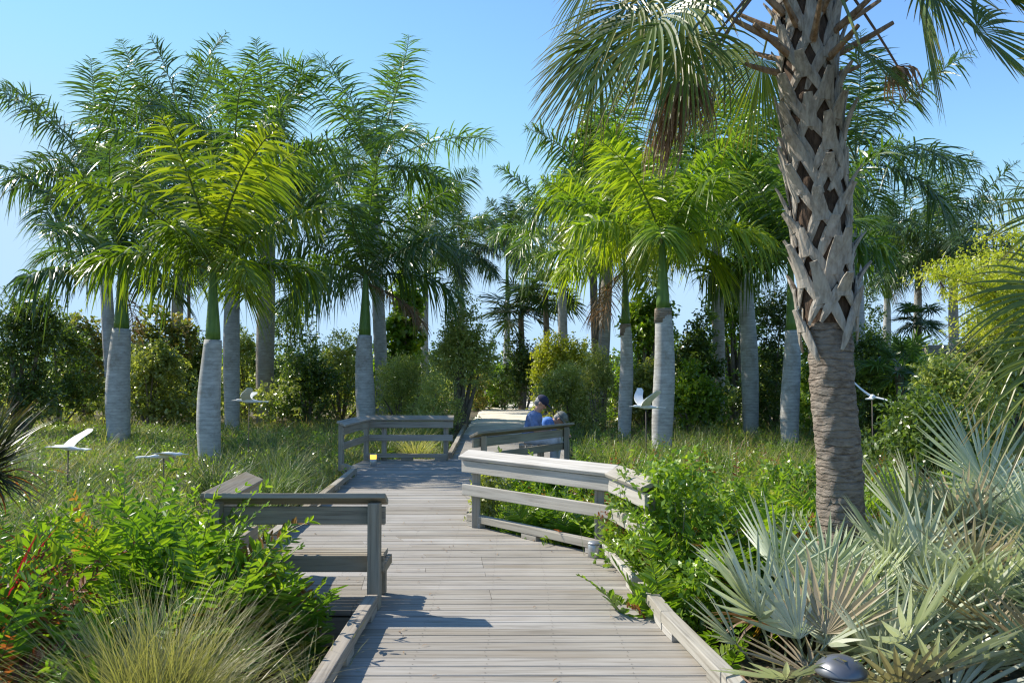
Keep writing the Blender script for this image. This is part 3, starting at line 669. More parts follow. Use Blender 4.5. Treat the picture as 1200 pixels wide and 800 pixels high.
def person(loc, rz, label, J, shirt, hat, pitch, trousers='pale_trousers'):
    t = empty('person', loc, label, 'person', 'people sitting on the bench', rz)
    V = lambda *a: np.array(a, float)
    pel, che, nek, hed = [V(*J[k]) for k in ('pelvis', 'chest', 'neck', 'head')]
    b = MB()
    cap_seg(b, pel+V(0, -.07, 0), pel+V(0, .07, 0), .11, .11); cap_seg(b, pel, (pel+che)/2, .12, .115); cap_seg(b, (pel+che)/2, che, .115, .125)
    cap_seg(b, che+V(0, -.11, .02), che+V(0, .11, .02), .085, .085); cap_seg(b, che+(nek-che)*.4, hed, .062, .055)
    f = V(math.cos(pitch), 0, -math.sin(pitch)); up = V(math.sin(pitch), 0, math.cos(pitch)); sd = V(0, 1, 0)
    ell(b, hed+up*.02, (.098, .076, .115), pitch); ell(b, hed+f*.035-up*.05, (.062, .055, .062), pitch)
    cap_seg(b, hed+f*.09+up*.012, hed+f*.115-up*.022, .009, .014)
    for s in (-1, 1): ell(b, hed+sd*s*.078-f*.005-up*.005, (.022, .010, .034), pitch)
    cap_seg(b, hed+f*.085-up*.052-sd*.018, hed+f*.085-up*.052+sd*.018, .008, .008)
    for s in (-1, 1):
        sh = che+V(0, s*.185, .045); el, ha = V(*J['elbow'])*V(1, s, 1), V(*J['hand'])*V(1, s, 1)
        cap_seg(b, sh, el, .052, .042); cap_seg(b, el, ha, .040, .026)
        d = unit(ha-el); w = unit(np.cross(d, V(0, 0, 1))); nn = np.cross(w, d)
        cap_seg(b, ha+d*.02-w*.02, ha+d*.08-w*.024, .017, .014); cap_seg(b, ha+d*.02+w*.02, ha+d*.08+w*.024, .017, .014)
        for k, (o_, l_) in enumerate(((-.031, .055), (-.011, .068), (.011, .064), (.031, .048))):
            p0 = ha+d*.085+w*o_; p1 = p0+d*l_*.6+w*o_*.12; p2 = p1+unit(d*.6-nn*.8)*l_*.55
            cap_seg(b, p0, p1, .0095, .009, n=8); cap_seg(b, p1, p2, .009, .0075, n=8)
        p0 = ha+d*.03-w*s*.03; p1 = p0+unit(d*.7-w*s*.8)*.035; cap_seg(b, p0, p1, .012, .010, n=8); cap_seg(b, p1, p1+unit(d-w*s*.1-nn*.3)*.03, .010, .008, n=8)
        kn, an = V(*J['knee'])*V(1, s, 1), V(*J['ankle'])*V(1, s, 1)
        cap_seg(b, pel+V(.02, s*.09, -.01), kn, .085, .058); cap_seg(b, kn, an, .055, .034)
    body = skin_obj(b, 'body', M['skin'], t, vox=0.007, it=3)
    for s in (-1, 1):
        e = MB(); ell(e, hed+f*.088+sd*s*.030+up*.015, (.012, .012, .012)); e.build('eye', M['cap'], body, smooth=True)
    h = MB(); ell(h, hed-f*.014+up*.030, (.103, .083, .108), pitch); ell(h, hed-f*.05-up*.03, (.06, .07, .06), pitch); o = skin_obj(h, 'hair', M['hair'], t, it=2)
    o.parent = body
    g = MB()
    cap_seg(g, pel+V(0, -.07, .05), pel+V(0, .07, .05), .135, .135); cap_seg(g, pel+V(0, 0, .04), (pel+che)/2, .142, .138); cap_seg(g, (pel+che)/2, che, .138, .142)
    cap_seg(g, che+V(0, -.12, .02), che+V(0, .12, .02), .10, .10); cap_seg(g, che, che+(nek-che)*.45, .11, .075)
    for s in (-1, 1):
        sh = che+V(0, s*.185, .045); el = V(*J['elbow'])*V(1, s, 1); cap_seg(g, sh, sh+(el-sh)*.75, .072, .070)
    skin_obj(g, 'shirt', M[shirt], t, vox=0.01, it=4)
    g = MB()
    for s in (-1, 1):
        kn, an = V(*J['knee'])*V(1, s, 1), V(*J['ankle'])*V(1, s, 1)
        cap_seg(g, pel+V(.0, s*.085, -.01), kn, .108, .078); cap_seg(g, kn, an+(kn-an)*.06, .075, .060)
    cap_seg(g, pel+V(0, -.08, 0), pel+V(0, .08, 0), .125, .125)
    skin_obj(g, 'trousers', M[trousers], t, vox=0.01, it=4)
    for s in (-1, 1):
        an = V(*J['ankle'])*V(1, s, 1); g = MB(); cap_seg(g, V(an[0]-.03, an[1], .045), V(an[0]+.15, an[1]+s*.02, .035), .045, .034); cap_seg(g, an, V(an[0], an[1], .05), .045, .048)
        skin_obj(g, 'shoe', M['shoe'], t, vox=0.006, it=2)
    g = MB(); ell(g, hed+up*.055-f*.004, (.112, .093, .088), pitch); hobj = g.build('cap' if hat == 'cap' else 'hat', M[hat], t, smooth=True)
    g = MB()
    if hat == 'cap':
        ell(g, hed+f*.125+up*.045, (.075, .07, .010), pitch+0.15)
    else:
        ell(g, hed+up*.035, (.14, .13, .012), pitch)
    g.build('brim', M[hat], hobj, smooth=True)
    return t
person((0.30, 14.35, 0.0), R(-8), 'person in navy cap and patterned blue shirt sitting on the bench, looking down',
       dict(pelvis=(0, 0, .55), chest=(.075, 0, .86), neck=(.12, 0, 1.0), head=(.19, 0, 1.12), elbow=(.13, .235, .66), hand=(.36, .10, .64), knee=(.43, .13, .49), ankle=(.40, .12, .09)), 'denim_shirt', 'cap', R(38))
person((0.36, 15.05, 0.0), R(-12), 'person in bright blue shirt and grey hat bending far forward on the bench',
       dict(pelvis=(0, 0, .55), chest=(.27, 0, .72), neck=(.38, 0, .78), head=(.49, 0, .82), elbow=(.34, .22, .58), hand=(.55, .08, .55), knee=(.45, .13, .49), ankle=(.40, .12, .09)), 'blue_shirt', 'grey_hat', R(55))

# ------------------------------------------------------------------ ROYAL PALMS
def royal_crown(kind, nf, L, emin=R(8), leafl=0.98, lw=0.056, npair=84, low=36, fall=1.0):
    mb = MB()
    for i in range(nf):
        q = i/(nf-1); az = i*2.39996+rng.normal(0, 0.15)
        e0 = R(82)+(emin-R(82))*q**0.8+rng.normal(0, 0.08)
        Lf = L*(0.74+0.3*math.sin(PI*min(1, q*1.2+0.15)))*rng.uniform(0.9, 1.08)
        base = (0.10*q*math.cos(az), 0.10*q*math.sin(az), 0.12-0.2*q)
        pinnate(mb, base, az, e0, (R(26)+R(low)*q)*rng.uniform(0.75, 1.25), Lf, npair, leafl*L/4.0*rng.uniform(0.9, 1.15), lw, s0=0.11, angn=0.14, roll=rng.normal(0, 0.55), plume=0.62-0.2*q, droop=(0.34+0.45*q)*fall, curl=rng.normal(0, 0.3), K=5, rr=0.028, lift=0.25-0.12*q, twist=0.6, wid=(0.5, 1, 0.95, 0.6, 0.05), ang=(0.1, 0.7), prof=lambda q: (0.62+0.38*np.sin(np.clip(q*1.3, 0, 1)*PI*0.7))*np.clip((1.03-q)*4.5, 0.3, 1))
    tube(mb, [(0, 0, -0.1), (0.02, 0, 0.7), (0.05, 0.02, L*0.42)], [0.04, 0.028, 0.004], n=6, a=(0.8, -1, 0.8), cap=False)
    return mb
def crown_mesh(kind, L, emin=None):
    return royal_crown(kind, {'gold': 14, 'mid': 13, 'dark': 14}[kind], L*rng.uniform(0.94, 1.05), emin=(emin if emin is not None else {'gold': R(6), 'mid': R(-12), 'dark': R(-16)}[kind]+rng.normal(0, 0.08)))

def royal(px, basepy, d, r, trunk_top_py, shaft_top_py, L, kind, label, topdx=0, mat='royal_trunk', name='royal_palm', rot=None, bulge=0.16, emin=None, collar=False):
    p = D(px, 450, d); x0, y0 = p[0], p[1]
    t = empty(name, (x0, y0, GZ), label, 'palm tree', 'royal palms of the grove')
    zt = D(px, trunk_top_py, d)[2]-GZ; zs = D(px, shaft_top_py, d)[2]-GZ
    dx = topdx*d/1000.0
    K = 26; q = np.linspace(0, 1, K)
    P = np.stack([dx*q**1.5*0.85+0.03*np.sin(q*5+px), 0.04*np.sin(q*4+px*2), -0.15+(zt+0.15)*q], -1)
    rad = r*(0.93+bulge*np.exp(-((q-0.42)/0.30)**2)-0.13*np.clip((q-0.75)/0.25, 0, 1)**1.5)*(1+rng.normal(0, 0.006, K))
    rad[:2] *= (1.12, 1.05)
    mb = MB(); tube(mb, P, rad, n=24, noise=0.004); mb.build('trunk', M[mat], t, smooth=True)
    tp = P[-1]
    if collar:
        mb = MB(); c0 = P[-1]-np.array([0, 0, 0.02]); tube(mb, [c0-np.array([0, 0, 0.28]), c0, c0+np.array([0, 0, 0.03])], [rad[-4]*1.02, rad[-1]*1.035, rad[-1]*0.99], n=24); mb.build('collar', M['collar'], t, smooth=True)
    K2 = 10; q2 = np.linspace(0, 1, K2); top = np.array([dx+tp[0]*0.0, tp[1], zs])
    S = tp[None]*(1-q2)[:, None]+top[None]*q2[:, None]
    rs = np.interp(q2, [0, 0.12, 0.5, 1], [0.86, 0.84, 0.6, 0.34])*rad[-1]
    mb = MB(); tube(mb, S, rs, n=16); mb.build('crownshaft', M['shaft'], t, smooth=True)
    mb = crown_mesh(kind, L, emin)
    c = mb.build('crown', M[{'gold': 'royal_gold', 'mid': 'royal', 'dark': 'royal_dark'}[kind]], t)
    if rng.random() < 0.5:
        mb = MB()
        for i in range(rng.integers(1, 3)): pinnate(mb, (0, 0, -0.25), rng.uniform(0, 6.28), rng.uniform(R(-45), R(-10)), R(50), L*rng.uniform(0.5, 0.75), 46, 0.5, 0.03, plume=0.5, droop=0.8, rr=0.024, K=4, twist=0.8, angn=0.25)
        dfr = mb.build('dead_frond', M['deadleaf'], t); dfr.location = Vector([float(v) for v in top]); dfr['label'] = 'browned frond hanging under the crown'
    c.location = Vector([float(v) for v in top]); c.rotation_euler = (0, 0, rng.uniform(0, 6.28) if rot is None else rot)
    return t
# px, base y, depth, radius, trunk top y, shaft top y, frond length, kind, label
royal(140, 515, 21.5, 0.27, 385, 318, 3.5, 'dark', 'royal palm with a swollen trunk and blue green shaft, leftmost of the sunlit group', emin=R(14))
royal(247, 537, 16.2, 0.20, 398, 312, 3.1, 'gold', 'bright young royal palm with yellow green fronds, its lime shaft above a grey trunk')
royal(272, 503, 25.5, 0.22, 270, 215, 4.4, 'mid', 'tall pale grey royal palm close behind the yellow green one')
royal(311, 490, 29.0, 0.28, 260, 190, 4.6, 'mid', 'tall royal palm with a brownish ringed trunk, right of the pale grey pair', mat='royal_trunk_brown')
royal(134, 480, 28.0, 0.19, 265, 205, 4.3, 'dark', 'tall thin royal palm standing behind the leftmost swollen trunk', topdx=-22)
royal(428, 490, 24.0, 0.25, 393, 322, 3.8, 'mid', 'royal palm rising behind the corner of the far left railing', emin=R(12))
royal(447, 490, 29.0, 0.20, 260, 195, 4.9, 'mid', 'tallest royal palm, its slim trunk half hidden by the one at the railing corner', topdx=-8)
royal(205, 480, 32.0, 0.2, 240, 165, 4.6, 'dark', 'dark royal palm crown high behind the yellow green palm', mat='royal_trunk_brown', topdx=5)
royal(498, 470, 38.0, 0.17, 345, 285, 3.6, 'dark', 'far slender royal palm just right of the railing corner palm')
royal(541, 470, 42.0, 0.17, 352, 298, 3.4, 'dark', 'far royal palm with green shaft above the round tree by the path')
royal(594, 470, 46.0, 0.17, 352, 285, 3.0, 'dark', 'lone far royal palm in the sky gap above the path')
royal(703, 490, 26.5, 0.19, 290, 235, 3.9, 'mid', 'leaning slender royal palm left of the right hand group', topdx=14, mat='royal_trunk_brown', bulge=0.03)
royal(733, 510, 22.5, 0.17, 380, 305, 3.2, 'gold', 'royal palm with yellowing fronds left of the ringed trunk', emin=R(12), collar=True)
royal(777, 530, 18.5, 0.215, 362, 282, 3.2, 'gold', 'royal palm with strongly ringed trunk and lime green shaft, right of centre', emin=R(10), collar=True)
royal(842, 490, 30.0, 0.20, 265, 205, 4.3, 'dark', 'shaded royal palm with a dark trunk behind the right hand group', mat='royal_trunk_brown')
royal(879, 508, 24.0, 0.22, 300, 235, 4.0, 'mid', 'stout pale royal palm second left of the rough brown trunk', topdx=-6)
royal(927, 525, 19.5, 0.195, 387, 305, 3.2, 'mid', 'blue grey royal palm with green shaft immediately left of the rough brown trunk', emin=R(12))
royal(1006, 500, 27.0, 0.2, 255, 190, 4.4, 'dark', 'royal palm mostly hidden behind the rough brown trunk')
royal(1040, 470, 42.0, 0.19, 350, 300, 3.5, 'dark', 'far royal palm with white trunk right of the rough brown trunk')
royal(1077, 470, 38.0, 0.19, 340, 290, 3.9, 'dark', 'far royal palm with green shaft, middle of the distant three on the right')
royal(1119, 470, 36.0, 0.2, 335, 285, 4.0, 'dark', 'distant royal palm furthest right with a brown skirted trunk', mat='royal_trunk_brown')
royal(660, 470, 33.0, 0.18, 330, 270, 3.6, 'mid', 'royal palm behind the yellow shrub near the seated people')
# thin pole palm
def thin_palm(px, d, top_py, label, Rr=0.7, r=0.06, basez=GZ):
    p = D(px, 450, d); t = empty('fan_palm', (p[0], p[1], basez), label, 'palm tree')
    h = D(px, top_py, d)[2]-basez
    mb = MB(); tube(mb, [(0.02*math.sin(k), 0, h*k/12) for k in range(13)], np.linspace(r*1.3, r, 13), n=10); mb.build('trunk', M['bark'], t, smooth=True)
    mb = MB(); fan_plant(mb, (0, 0, h-0.1), 20, Rr*0.8, Rr, e=(R(-35), R(80)), nseg=20, spread=(R(220), R(290)), droop=0.3, pr=0.012); mb.build('crown', M['royal_dark'], t)
thin_palm(220, 33, 318, 'very thin dark palm stem between the two nearest left trunks', Rr=0.8)
thin_palm(611, 38, 365, 'dark fan palm above the end of the path', Rr=1.4, r=0.13)
thin_palm(1078, 22, 372, 'small dark fan palm standing over the timber beam', Rr=0.5, r=0.06)
thin_palm(640, 36, 340, 'taller fan palm left of the leaning trunk', Rr=1.2, r=0.12)
thin_palm(1055, 17, 430, 'yellow green fan palm in front of the timber beam', Rr=0.6, r=0.08)

# ------------------------------------------------------------------ SABAL PALM in the foreground
def sabal():
    d = 6.3
    pts = [D(988, 700, d), D(986, 600, d), D(980, 500, d), D(972, 400, d), D(965, 300, d), D(957, 200, d), D(950, 100, d), D(945, 0, d), D(942, -120, d)]
    base = np.array([pts[0][0], pts[0][1], GZ])
    t = empty('sabal_palm', base, 'rough trunked cabbage palm at right, criss crossed grey leaf bases and hanging fans', 'palm tree')
    P = np.array([base-[0, 0, 0.1]]+pts)-base
    zs = P[:, 2]; zz = np.linspace(zs[0], zs[-1], 150)
    C = np.stack([np.interp(zz, zs, P[:, 0]), np.interp(zz, zs, P[:, 1]), zz], -1)
    k = np.ones(9)/9; pad = lambda a: np.convolve(np.pad(a, 4, mode='edge'), k, 'valid')
    C[:, 0] = pad(C[:, 0])
    zb = D(972, 385, d)[2]-GZ
    r = np.interp(zz, [-0.1, 0.3, 1.2, zb, zb+0.3, zs[-1]], [0.205, 0.175, 0.158, 0.155, 0.18, 0.195])
    saw = (zz*15.0+0.9*np.sin(zz*5)+0.6*np.sin(zz*17)) % 1.0
    r = r+np.where(zz < zb, 0.003*(saw-0.5), 0)
    mb = MB(); n = 48; th = np.linspace(0, 2*PI, n, endpoint=False)
    T, Z = np.meshgrid(th, zz); nz = 0.006*np.sin(T*3+Z*7)+0.004*np.sin(T*7-Z*31)+0.0025*np.sin(T*3+Z*41)+rng.normal(0, 0.003, T.shape)
    RR = r[:, None]+nz
    V = np.stack([C[:, 0:1]+RR*np.cos(T), C[:, 1:2]+RR*np.sin(T), Z], -1).reshape(-1, 3)
    i = np.arange(len(zz)*n).reshape(len(zz), n); j = np.roll(i, -1, 1)
    F = np.stack([i[:-1], j[:-1], j[1:], i[1:]], -1)
    low = zz[:-1] < zb+0.02
    mb.add(V, F[low].reshape(-1, 4)); mb.build('trunk', M['sabal_trunk'], t, smooth=True)
    mb = MB(); mb.add(V, F[~low].reshape(-1, 4)); mb.build('fibre_sheath', M['fibre'], t, smooth=True)
    cen = lambda z: np.array([np.interp(z, zz, C[:, 0]), np.interp(z, zz, C[:, 1])])
    # split leaf bases
    nb = 92; z0 = zb+0.08; z1 = D(945, -60, d)[2]-GZ
    for b in range(nb):
        q = b/(nb-1); z = z0+(z1-z0)*q+rng.normal(0, 0.03); ph = b*2.39996+0.8+rng.normal(0, 0.13)
        mb = MB(); sc_ = rng.uniform(0.85, 1.15); r0 = 0.198+rng.normal(0, 0.006)
        def strap(path, wid, thk, nrm_in=None):
            path = np.array(path); K = len(path); T_ = unit(np.gradient(path, axis=0)); c = np.array([cen(p[2]) for p in path])
            rad = path.copy(); rad[:, :2] -= c; rad[:, 2] = 0; rad = unit(rad)
            rad = unit(rad-T_*np.sum(rad*T_, -1, keepdims=True)); W = np.cross(T_, rad)
            wd = np.interp(np.linspace(0, 1, K), np.linspace(0, 1, len(wid)), wid)[:, None]/2; tk = np.interp(np.linspace(0, 1, K), np.linspace(0, 1, len(thk)), thk)[:, None]/2
            ring = [path-W*wd*0.96-rad*tk*0.6, path-W*wd+rad*tk*0.3, path+rad*tk*1.0-W*wd*0.35, path+rad*tk*1.0+W*wd*0.35, path+W*wd+rad*tk*0.3, path+W*wd*0.96-rad*tk*0.6]
            VV = np.stack(ring, 1)+rng.normal(0, 0.0012, (K, 6, 3)); VV = VV.reshape(-1, 3); m = 6; ii = np.arange(K*m).reshape(K, m); jj = np.roll(ii, -1, 1)
            FF = np.stack([ii[:-1], jj[:-1], jj[1:], ii[1:]], -1).reshape(-1, 4)
            cp = []
            for row in (0, K-1):
                a_ = ii[row]; cp += [[a_[0], a_[1], a_[4], a_[5]], [a_[1], a_[2], a_[3], a_[4]]] if row else [[a_[5], a_[4], a_[1], a_[0]], [a_[4], a_[3], a_[2], a_[1]]]
            mb.add(VV, np.vstack([FF, cp]))
        def pt(phi, rr, z_): c = cen(z_); return [c[0]+rr*math.cos(phi), c[1]+rr*math.sin(phi), z_]
        out = rng.uniform(0.02, 0.12); H = rng.uniform(0.15, 0.30)*sc_
        tw = rng.normal(0, 0.10)
        strap([pt(ph+tw*q_, r0+0.008+out*q_**1.5, z-0.05+H*q_) for q_ in np.linspace(0, 1, 6)], [0.125, 0.112, 0.085, 0.058], [0.034, 0.038, 0.03, 0.014])
        for sg in (-1, 1):
            sp = rng.uniform(0.45, 0.78); dz = rng.uniform(0.18, 0.32)
            strap([pt(ph+sg*(0.06+sp*q_**0.9), r0+0.012-0.016*q_, z+0.01-dz*q_) for q_ in np.linspace(0, 1, 7)], [0.078, 0.074, 0.06, 0.024], [0.030, 0.026, 0.014])
        mb.build('leaf_base', M['boot'], t)
    # long split base hanging out low on the left
    # green and brown stubs near the crown
    mb = MB()
    zc = z1+0.25
    for b in range(44):
        ph = b*2.39996+0.3; z = z1-0.95+1.1*b/43; c = cen(z)
        e0 = R(20)+R(35)*b/43; s, Pp, T_, U_ = rachis((c[0]+0.19*math.cos(ph), c[1]+0.19*math.sin(ph), z), ph, e0, -0.1, rng.uniform(0.22, 0.5), K=5)
        tube(mb, Pp, np.linspace(0.03, 0.016, 5), n=6, a=(0.6, -1, 0.5))
    mb.build('cut_stub', M['stub'], t)
    top = np.array([cen(z1)[0], cen(z1)[1], z1+0.1])
    # fans placed where the photograph shows them: hub pixel, depth, axis direction, radius
    live = [((735, 8, 6.3), (-0.85, 0.2, -0.45), (-0.4, -0.7, 0.75), 0.85, R(220), 0.35), ((805, 45, 5.6), (-0.35, -0.2, -0.85), (-0.3, -0.8, 0.4), 0.62, R(200), 0.4), ((925, -25, 7.3), (0.7, 0.4, -0.55), (0.4, -0.7, 0.5), 0.8, R(220), 0.3), ((1090, -20, 5.4), (0.1, -0.5, -0.85), (0.3, -0.8, 0.3), 0.55, R(220), 0.25),
            ((765, 22, 5.9), (-0.75, -0.1, -0.65), (-0.5, -0.6, 0.75), 1.02, R(235), 0.28),
            ((700, 60, 6.1), (-0.45, 0.1, -0.85), (-0.4, -0.7, 0.5), 0.62, R(200), 0.4), ((800, 5, 6.9), (-0.5, 0.3, -0.75), (-0.4, -0.7, 0.5), 0.95, R(230), 0.3),
            ((842, 60, 6.5), (-0.6, 0.3, -0.7), (-0.5, -0.6, 0.6), 0.72, R(215), 0.3),
            ((893, 70, 7.1), (-0.25, 0.45, -0.85), (-0.2, -0.9, 0.3), 0.70, R(180), 0.3),
            ((1012, 66, 5.8), (0.75, -0.3, -0.55), (0.4, -0.5, 0.75), 0.50, R(230), 0.35),
            ((1075, -10, 6.7), (0.4, 0.5, -0.75), (0.6, -0.7, 0.4), 0.85, R(220), 0.25),
            ((1146, 36, 5.6), (0.45, -0.35, -0.7), (0.5, -0.75, 0.5), 0.66, R(280), 0.12),
            ((1150, -20, 6.2), (0.9, 0.1, -0.35), (0.2, -0.5, 0.8), 1.0, R(220), 0.22),
            ((700, -35, 6.4), (-0.5, 0.4, -0.7), (-0.5, -0.6, 0.5), 0.55, R(200), 0.25),
            ((860, -40, 5.4), (-0.5, -0.6, -0.3), (-0.3, -0.4, 0.9), 0.8, R(220), 0.25),
            ((1000, -60, 5.2), (0.3, -0.8, -0.3), (0.2, -0.4, 0.9), 0.8, R(220), 0.25),
            ((1050, -90, 7.4), (0.4, 0.8, 0.0), (0.2, -0.3, 0.9), 0.9, R(220), 0.25),
            ((860, -100, 7.4), (-0.4, 0.8, 0.0), (-0.2, -0.3, 0.9), 0.9, R(220), 0.25),
            ((780, -120, 6.3), (-0.9, 0.0, 0.3), (0.2, 0, 0.9), 0.9, R(220), 0.2),
            ((1120, -150, 6.3), (0.9, 0.0, 0.3), (-0.2, 0, 0.9), 0.9, R(220), 0.2),
            ((945, -260, 6.3), (-0.1, 0.0, 0.9), (0.2, -0.9, 0), 0.8, R(200), 0.1),
            ((900, -220, 6.0), (-0.4, -0.3, 0.8), (0.4, -0.6, 0.4), 0.8, R(200), 0.1),
            ((1000, -210, 6.5), (0.4, 0.3, 0.8), (-0.4, 0.6, 0.4), 0.8, R(200), 0.1)]
    for (h, a, nrm, Rr, spd, dr) in live:
        hub = D(*h)-base; mb = MB(); rf = rng.random()
        mid = (top+hub)/2+np.array([0, 0, 0.22]); tq = np.linspace(0, 1, 9)[:, None]
        tube(mb, (1-tq)**2*top+2*tq*(1-tq)*mid+tq**2*hub, np.linspace(0.017, 0.009, 9), n=6, a=(rf, -1, rf), cap=False)
        fan(mb, hub, a, nrm, Rr, nseg=46, spread=spd, cup=0.3, droop=dr, join=0.46, K=8, rf=rf, back=0.3)
        mb.build('frond', M['sabal'], t)
    # dead fan folded and hanging, and the old flower stalk
    for (h, tip, Rr, n) in (((797, 98, 6.0), (-0.22, 0, -1), 0.64, 30), ((812, 96, 6.0), (0.22, 0, -1), 0.34, 16), ((1052, 78, 6.4), (0.15, 0, -1), 0.28, 12)):
        hub = D(*h)-base; mb = MB(); mid = (top+hub)/2+np.array([0, 0, 0.1]); tq = np.linspace(0, 1, 9)[:, None]
        tube(mb, (1-tq)**2*top+2*tq*(1-tq)*mid+tq**2*hub, np.linspace(0.014, 0.008, 9), n=6, a=(0.3, -1, 0.3), cap=False)
        nb_ = n*5; tt = np.linspace(0, 1, 8); ln_ = Rr*rng.uniform(0.35, 1.1, nb_); az_ = rng.uniform(0, 2*PI, nb_); sp_ = rng.uniform(0, 0.16, nb_)
        C_ = hub+np.stack([np.cos(az_)[:, None]*sp_[:, None]*np.sin(tt*2.2)+tip[0]*ln_[:, None]*tt+0.012*np.sin(tt*9+az_[:, None]), np.sin(az_)[:, None]*sp_[:, None]*np.sin(tt*2.2)+0*tt, 0.05*np.sin(tt*PI)*(sp_/0.16)[:, None]-ln_[:, None]*tt**1.15], -1)
        wa_ = rng.uniform(0, PI, nb_)[:, None]+tt[None]*rng.normal(0, 2, nb_)[:, None]
        W_ = np.stack([np.cos(wa_), np.sin(wa_), 0*wa_], -1)*(0.011*np.interp(tt, [0, .3, 1], [.6, 1, .25]))[None, :, None]
        blades(mb, C_, W_, rng.random(nb_), 0.4, None, tt)
        o = mb.build('dead_frond', M['deadleaf'], t); o['label'] = 'brown dried frond hanging down'
sabal()

# ------------------------------------------------------------------ SILVER PALMETTOS and other fan plants
def palmetto(x, y, n, pet, Rr, mat, label, name='saw_palmetto', e=(R(50), R(89)), nseg=14, group='fan leaved palmettos at the right', droop=0.06, azs=None, z=GZ, spread=(R(105), R(165)), dead=True, cat='palmetto'):
    t = empty(name, (x, y, z), label, cat, group)
    if name == 'saw_palmetto': n = max(6, int(n*0.85)); pet *= 1.15; Rr *= 1.04
    mb = MB(); fan_plant(mb, (0, 0, 0.02), n, pet, Rr, e=e, nseg=nseg, droop=droop, azs=azs, spread=spread, join=0.40, wid=0.3)
    mb.build('fronds', M[mat], t)
    if dead:
        mb = MB(); fan_plant(mb, (0, 0, 0.02), max(5, n//2), pet*0.75, Rr*0.8, e=(R(-5), R(50)), nseg=12, droop=0.5, spread=(R(60), R(120)))
        mb.build('dead_fronds', M['deadleaf'], t)
    return t
palmetto(1.50, 4.75, 12, 0.42, 0.52, 'silver', 'silver palmetto nearest the right kerb, fans spilling towards the deck', e=(R(35), R(85)))
palmetto(1.85, 5.35, 14, 0.52, 0.60, 'silver', 'tall silver palmetto left of the rough trunk foot')
palmetto(1.95, 4.55, 11, 0.38, 0.55, 'silver', 'low greener palmetto directly left of the mushroom light', e=(R(35), R(80)))
palmetto(2.50, 5.60, 14, 0.55, 0.58, 'silver', 'silver palmetto against the foot of the rough brown trunk')
palmetto(2.45, 4.85, 12, 0.42, 0.50, 'silver', 'dense silver palmetto right of the mushroom light')
palmetto(2.95, 5.45, 13, 0.50, 0.55, 'silver', 'silver palmetto right of the rough trunk, whitest fans')
palmetto(3.15, 6.30, 12, 0.60, 0.60, 'silver', 'grey green palmetto behind the whitest one')
palmetto(3.65, 5.9, 12, 0.60, 0.75, 'silver', 'large grey palmetto at the right edge, broad half open fans', nseg=26)
palmetto(2.75, 4.25, 11, 0.42, 0.62, 'bluefan', 'dark blue green palmetto in the bottom right corner', e=(R(20), R(70)), dead=False)
palmetto(3.15, 4.75, 12, 0.45, 0.65, 'bluefan', 'blue green palmetto at the right edge above the corner one', e=(R(20), R(80)), nseg=24, dead=False)
palmetto(2.3, 7.1, 9, 0.4, 0.45, 'silver', 'small palmetto showing behind the rough trunk foot')
palmetto(3.2, 3.75, 10, 0.5, 0.6, 'bluefan', 'nearest blue green palmetto, cut by the right frame', e=(R(20), R(70)), dead=False)
# big yellowing fan palm entering from the right edge
def right_fan():
    b = D(1290, 420, 4.6); g = np.array([b[0], b[1], GZ])
    t = empty('chinese_fan_palm', g, 'fan palm with long yellowing drooping blades at the right edge', 'palm tree')
    mb = MB(); hh = D(1290, 300, 4.6)[2]-GZ; tube(mb, [(0, 0, -0.1), (0.02, 0, hh*0.5), (0, 0, hh)], [0.11, 0.1, 0.09], n=14, noise=0.04); mb.build('trunk', M['bark'], t, smooth=True)
    top = np.array([0, 0, hh])
    for (h, a, nrm, Rr, mat, dr) in (((1252, 345, 4.5), (-0.72, -0.1, -0.5), (-0.4, -0.8, 0.7), 0.66, 'goldfan', 0.45), ((1262, 245, 4.9), (-0.9, 0.15, -0.12), (0.1, -0.9, 0.5), 0.52, 'sabal', 0.3),
                                     ((1275, 410, 4.2), (-0.7, -0.2, -0.5), (-0.4, -0.7, 0.8), 0.66, 'goldfan', 0.5), ((1290, 160, 4.7), (-0.8, 0.0, 0.25), (0.3, -0.8, 0.6), 0.5, 'sabal', 0.35),
                                     ((1380, 240, 4.4), (0.8, -0.2, 0.1), (-0.1, -0.2, 0.9), 0.8, 'sabal', 0.3), ((1340, 330, 5.3), (0.3, 0.8, -0.1), (0, 0.1, 0.9), 0.8, 'sabal', 0.3), ((1290, 60, 4.6), (0.1, 0, 1), (0, -1, 0), 0.7, 'sabal', 0.1)):
        hub = D(*h)-g; mb = MB(); rf = rng.random(); mid = (top+hub)/2+np.array([0, 0, 0.12]); tq = np.linspace(0, 1, 7)[:, None]
        tube(mb, (1-tq)**2*top+2*tq*(1-tq)*mid+tq**2*hub, np.linspace(0.014, 0.009, 7), n=6, a=(rf, -1, rf), cap=False)
        fan(mb, hub, a, nrm, Rr, nseg=40, spread=R(225), cup=0.35, droop=dr, join=0.4, K=8, rf=rf)
        mb.build('frond', M[mat], t)
right_fan()
pz = D(1190, 560, 6.2)
palmetto(pz[0], pz[1], 7, 0.95, 0.95, 'silver', 'big grey green fan palm with wide flat leaves low at the right edge', name='fan_palm', e=(R(30), R(75)), nseg=36, spread=(R(200), R(250)), dead=False, cat='palm tree')

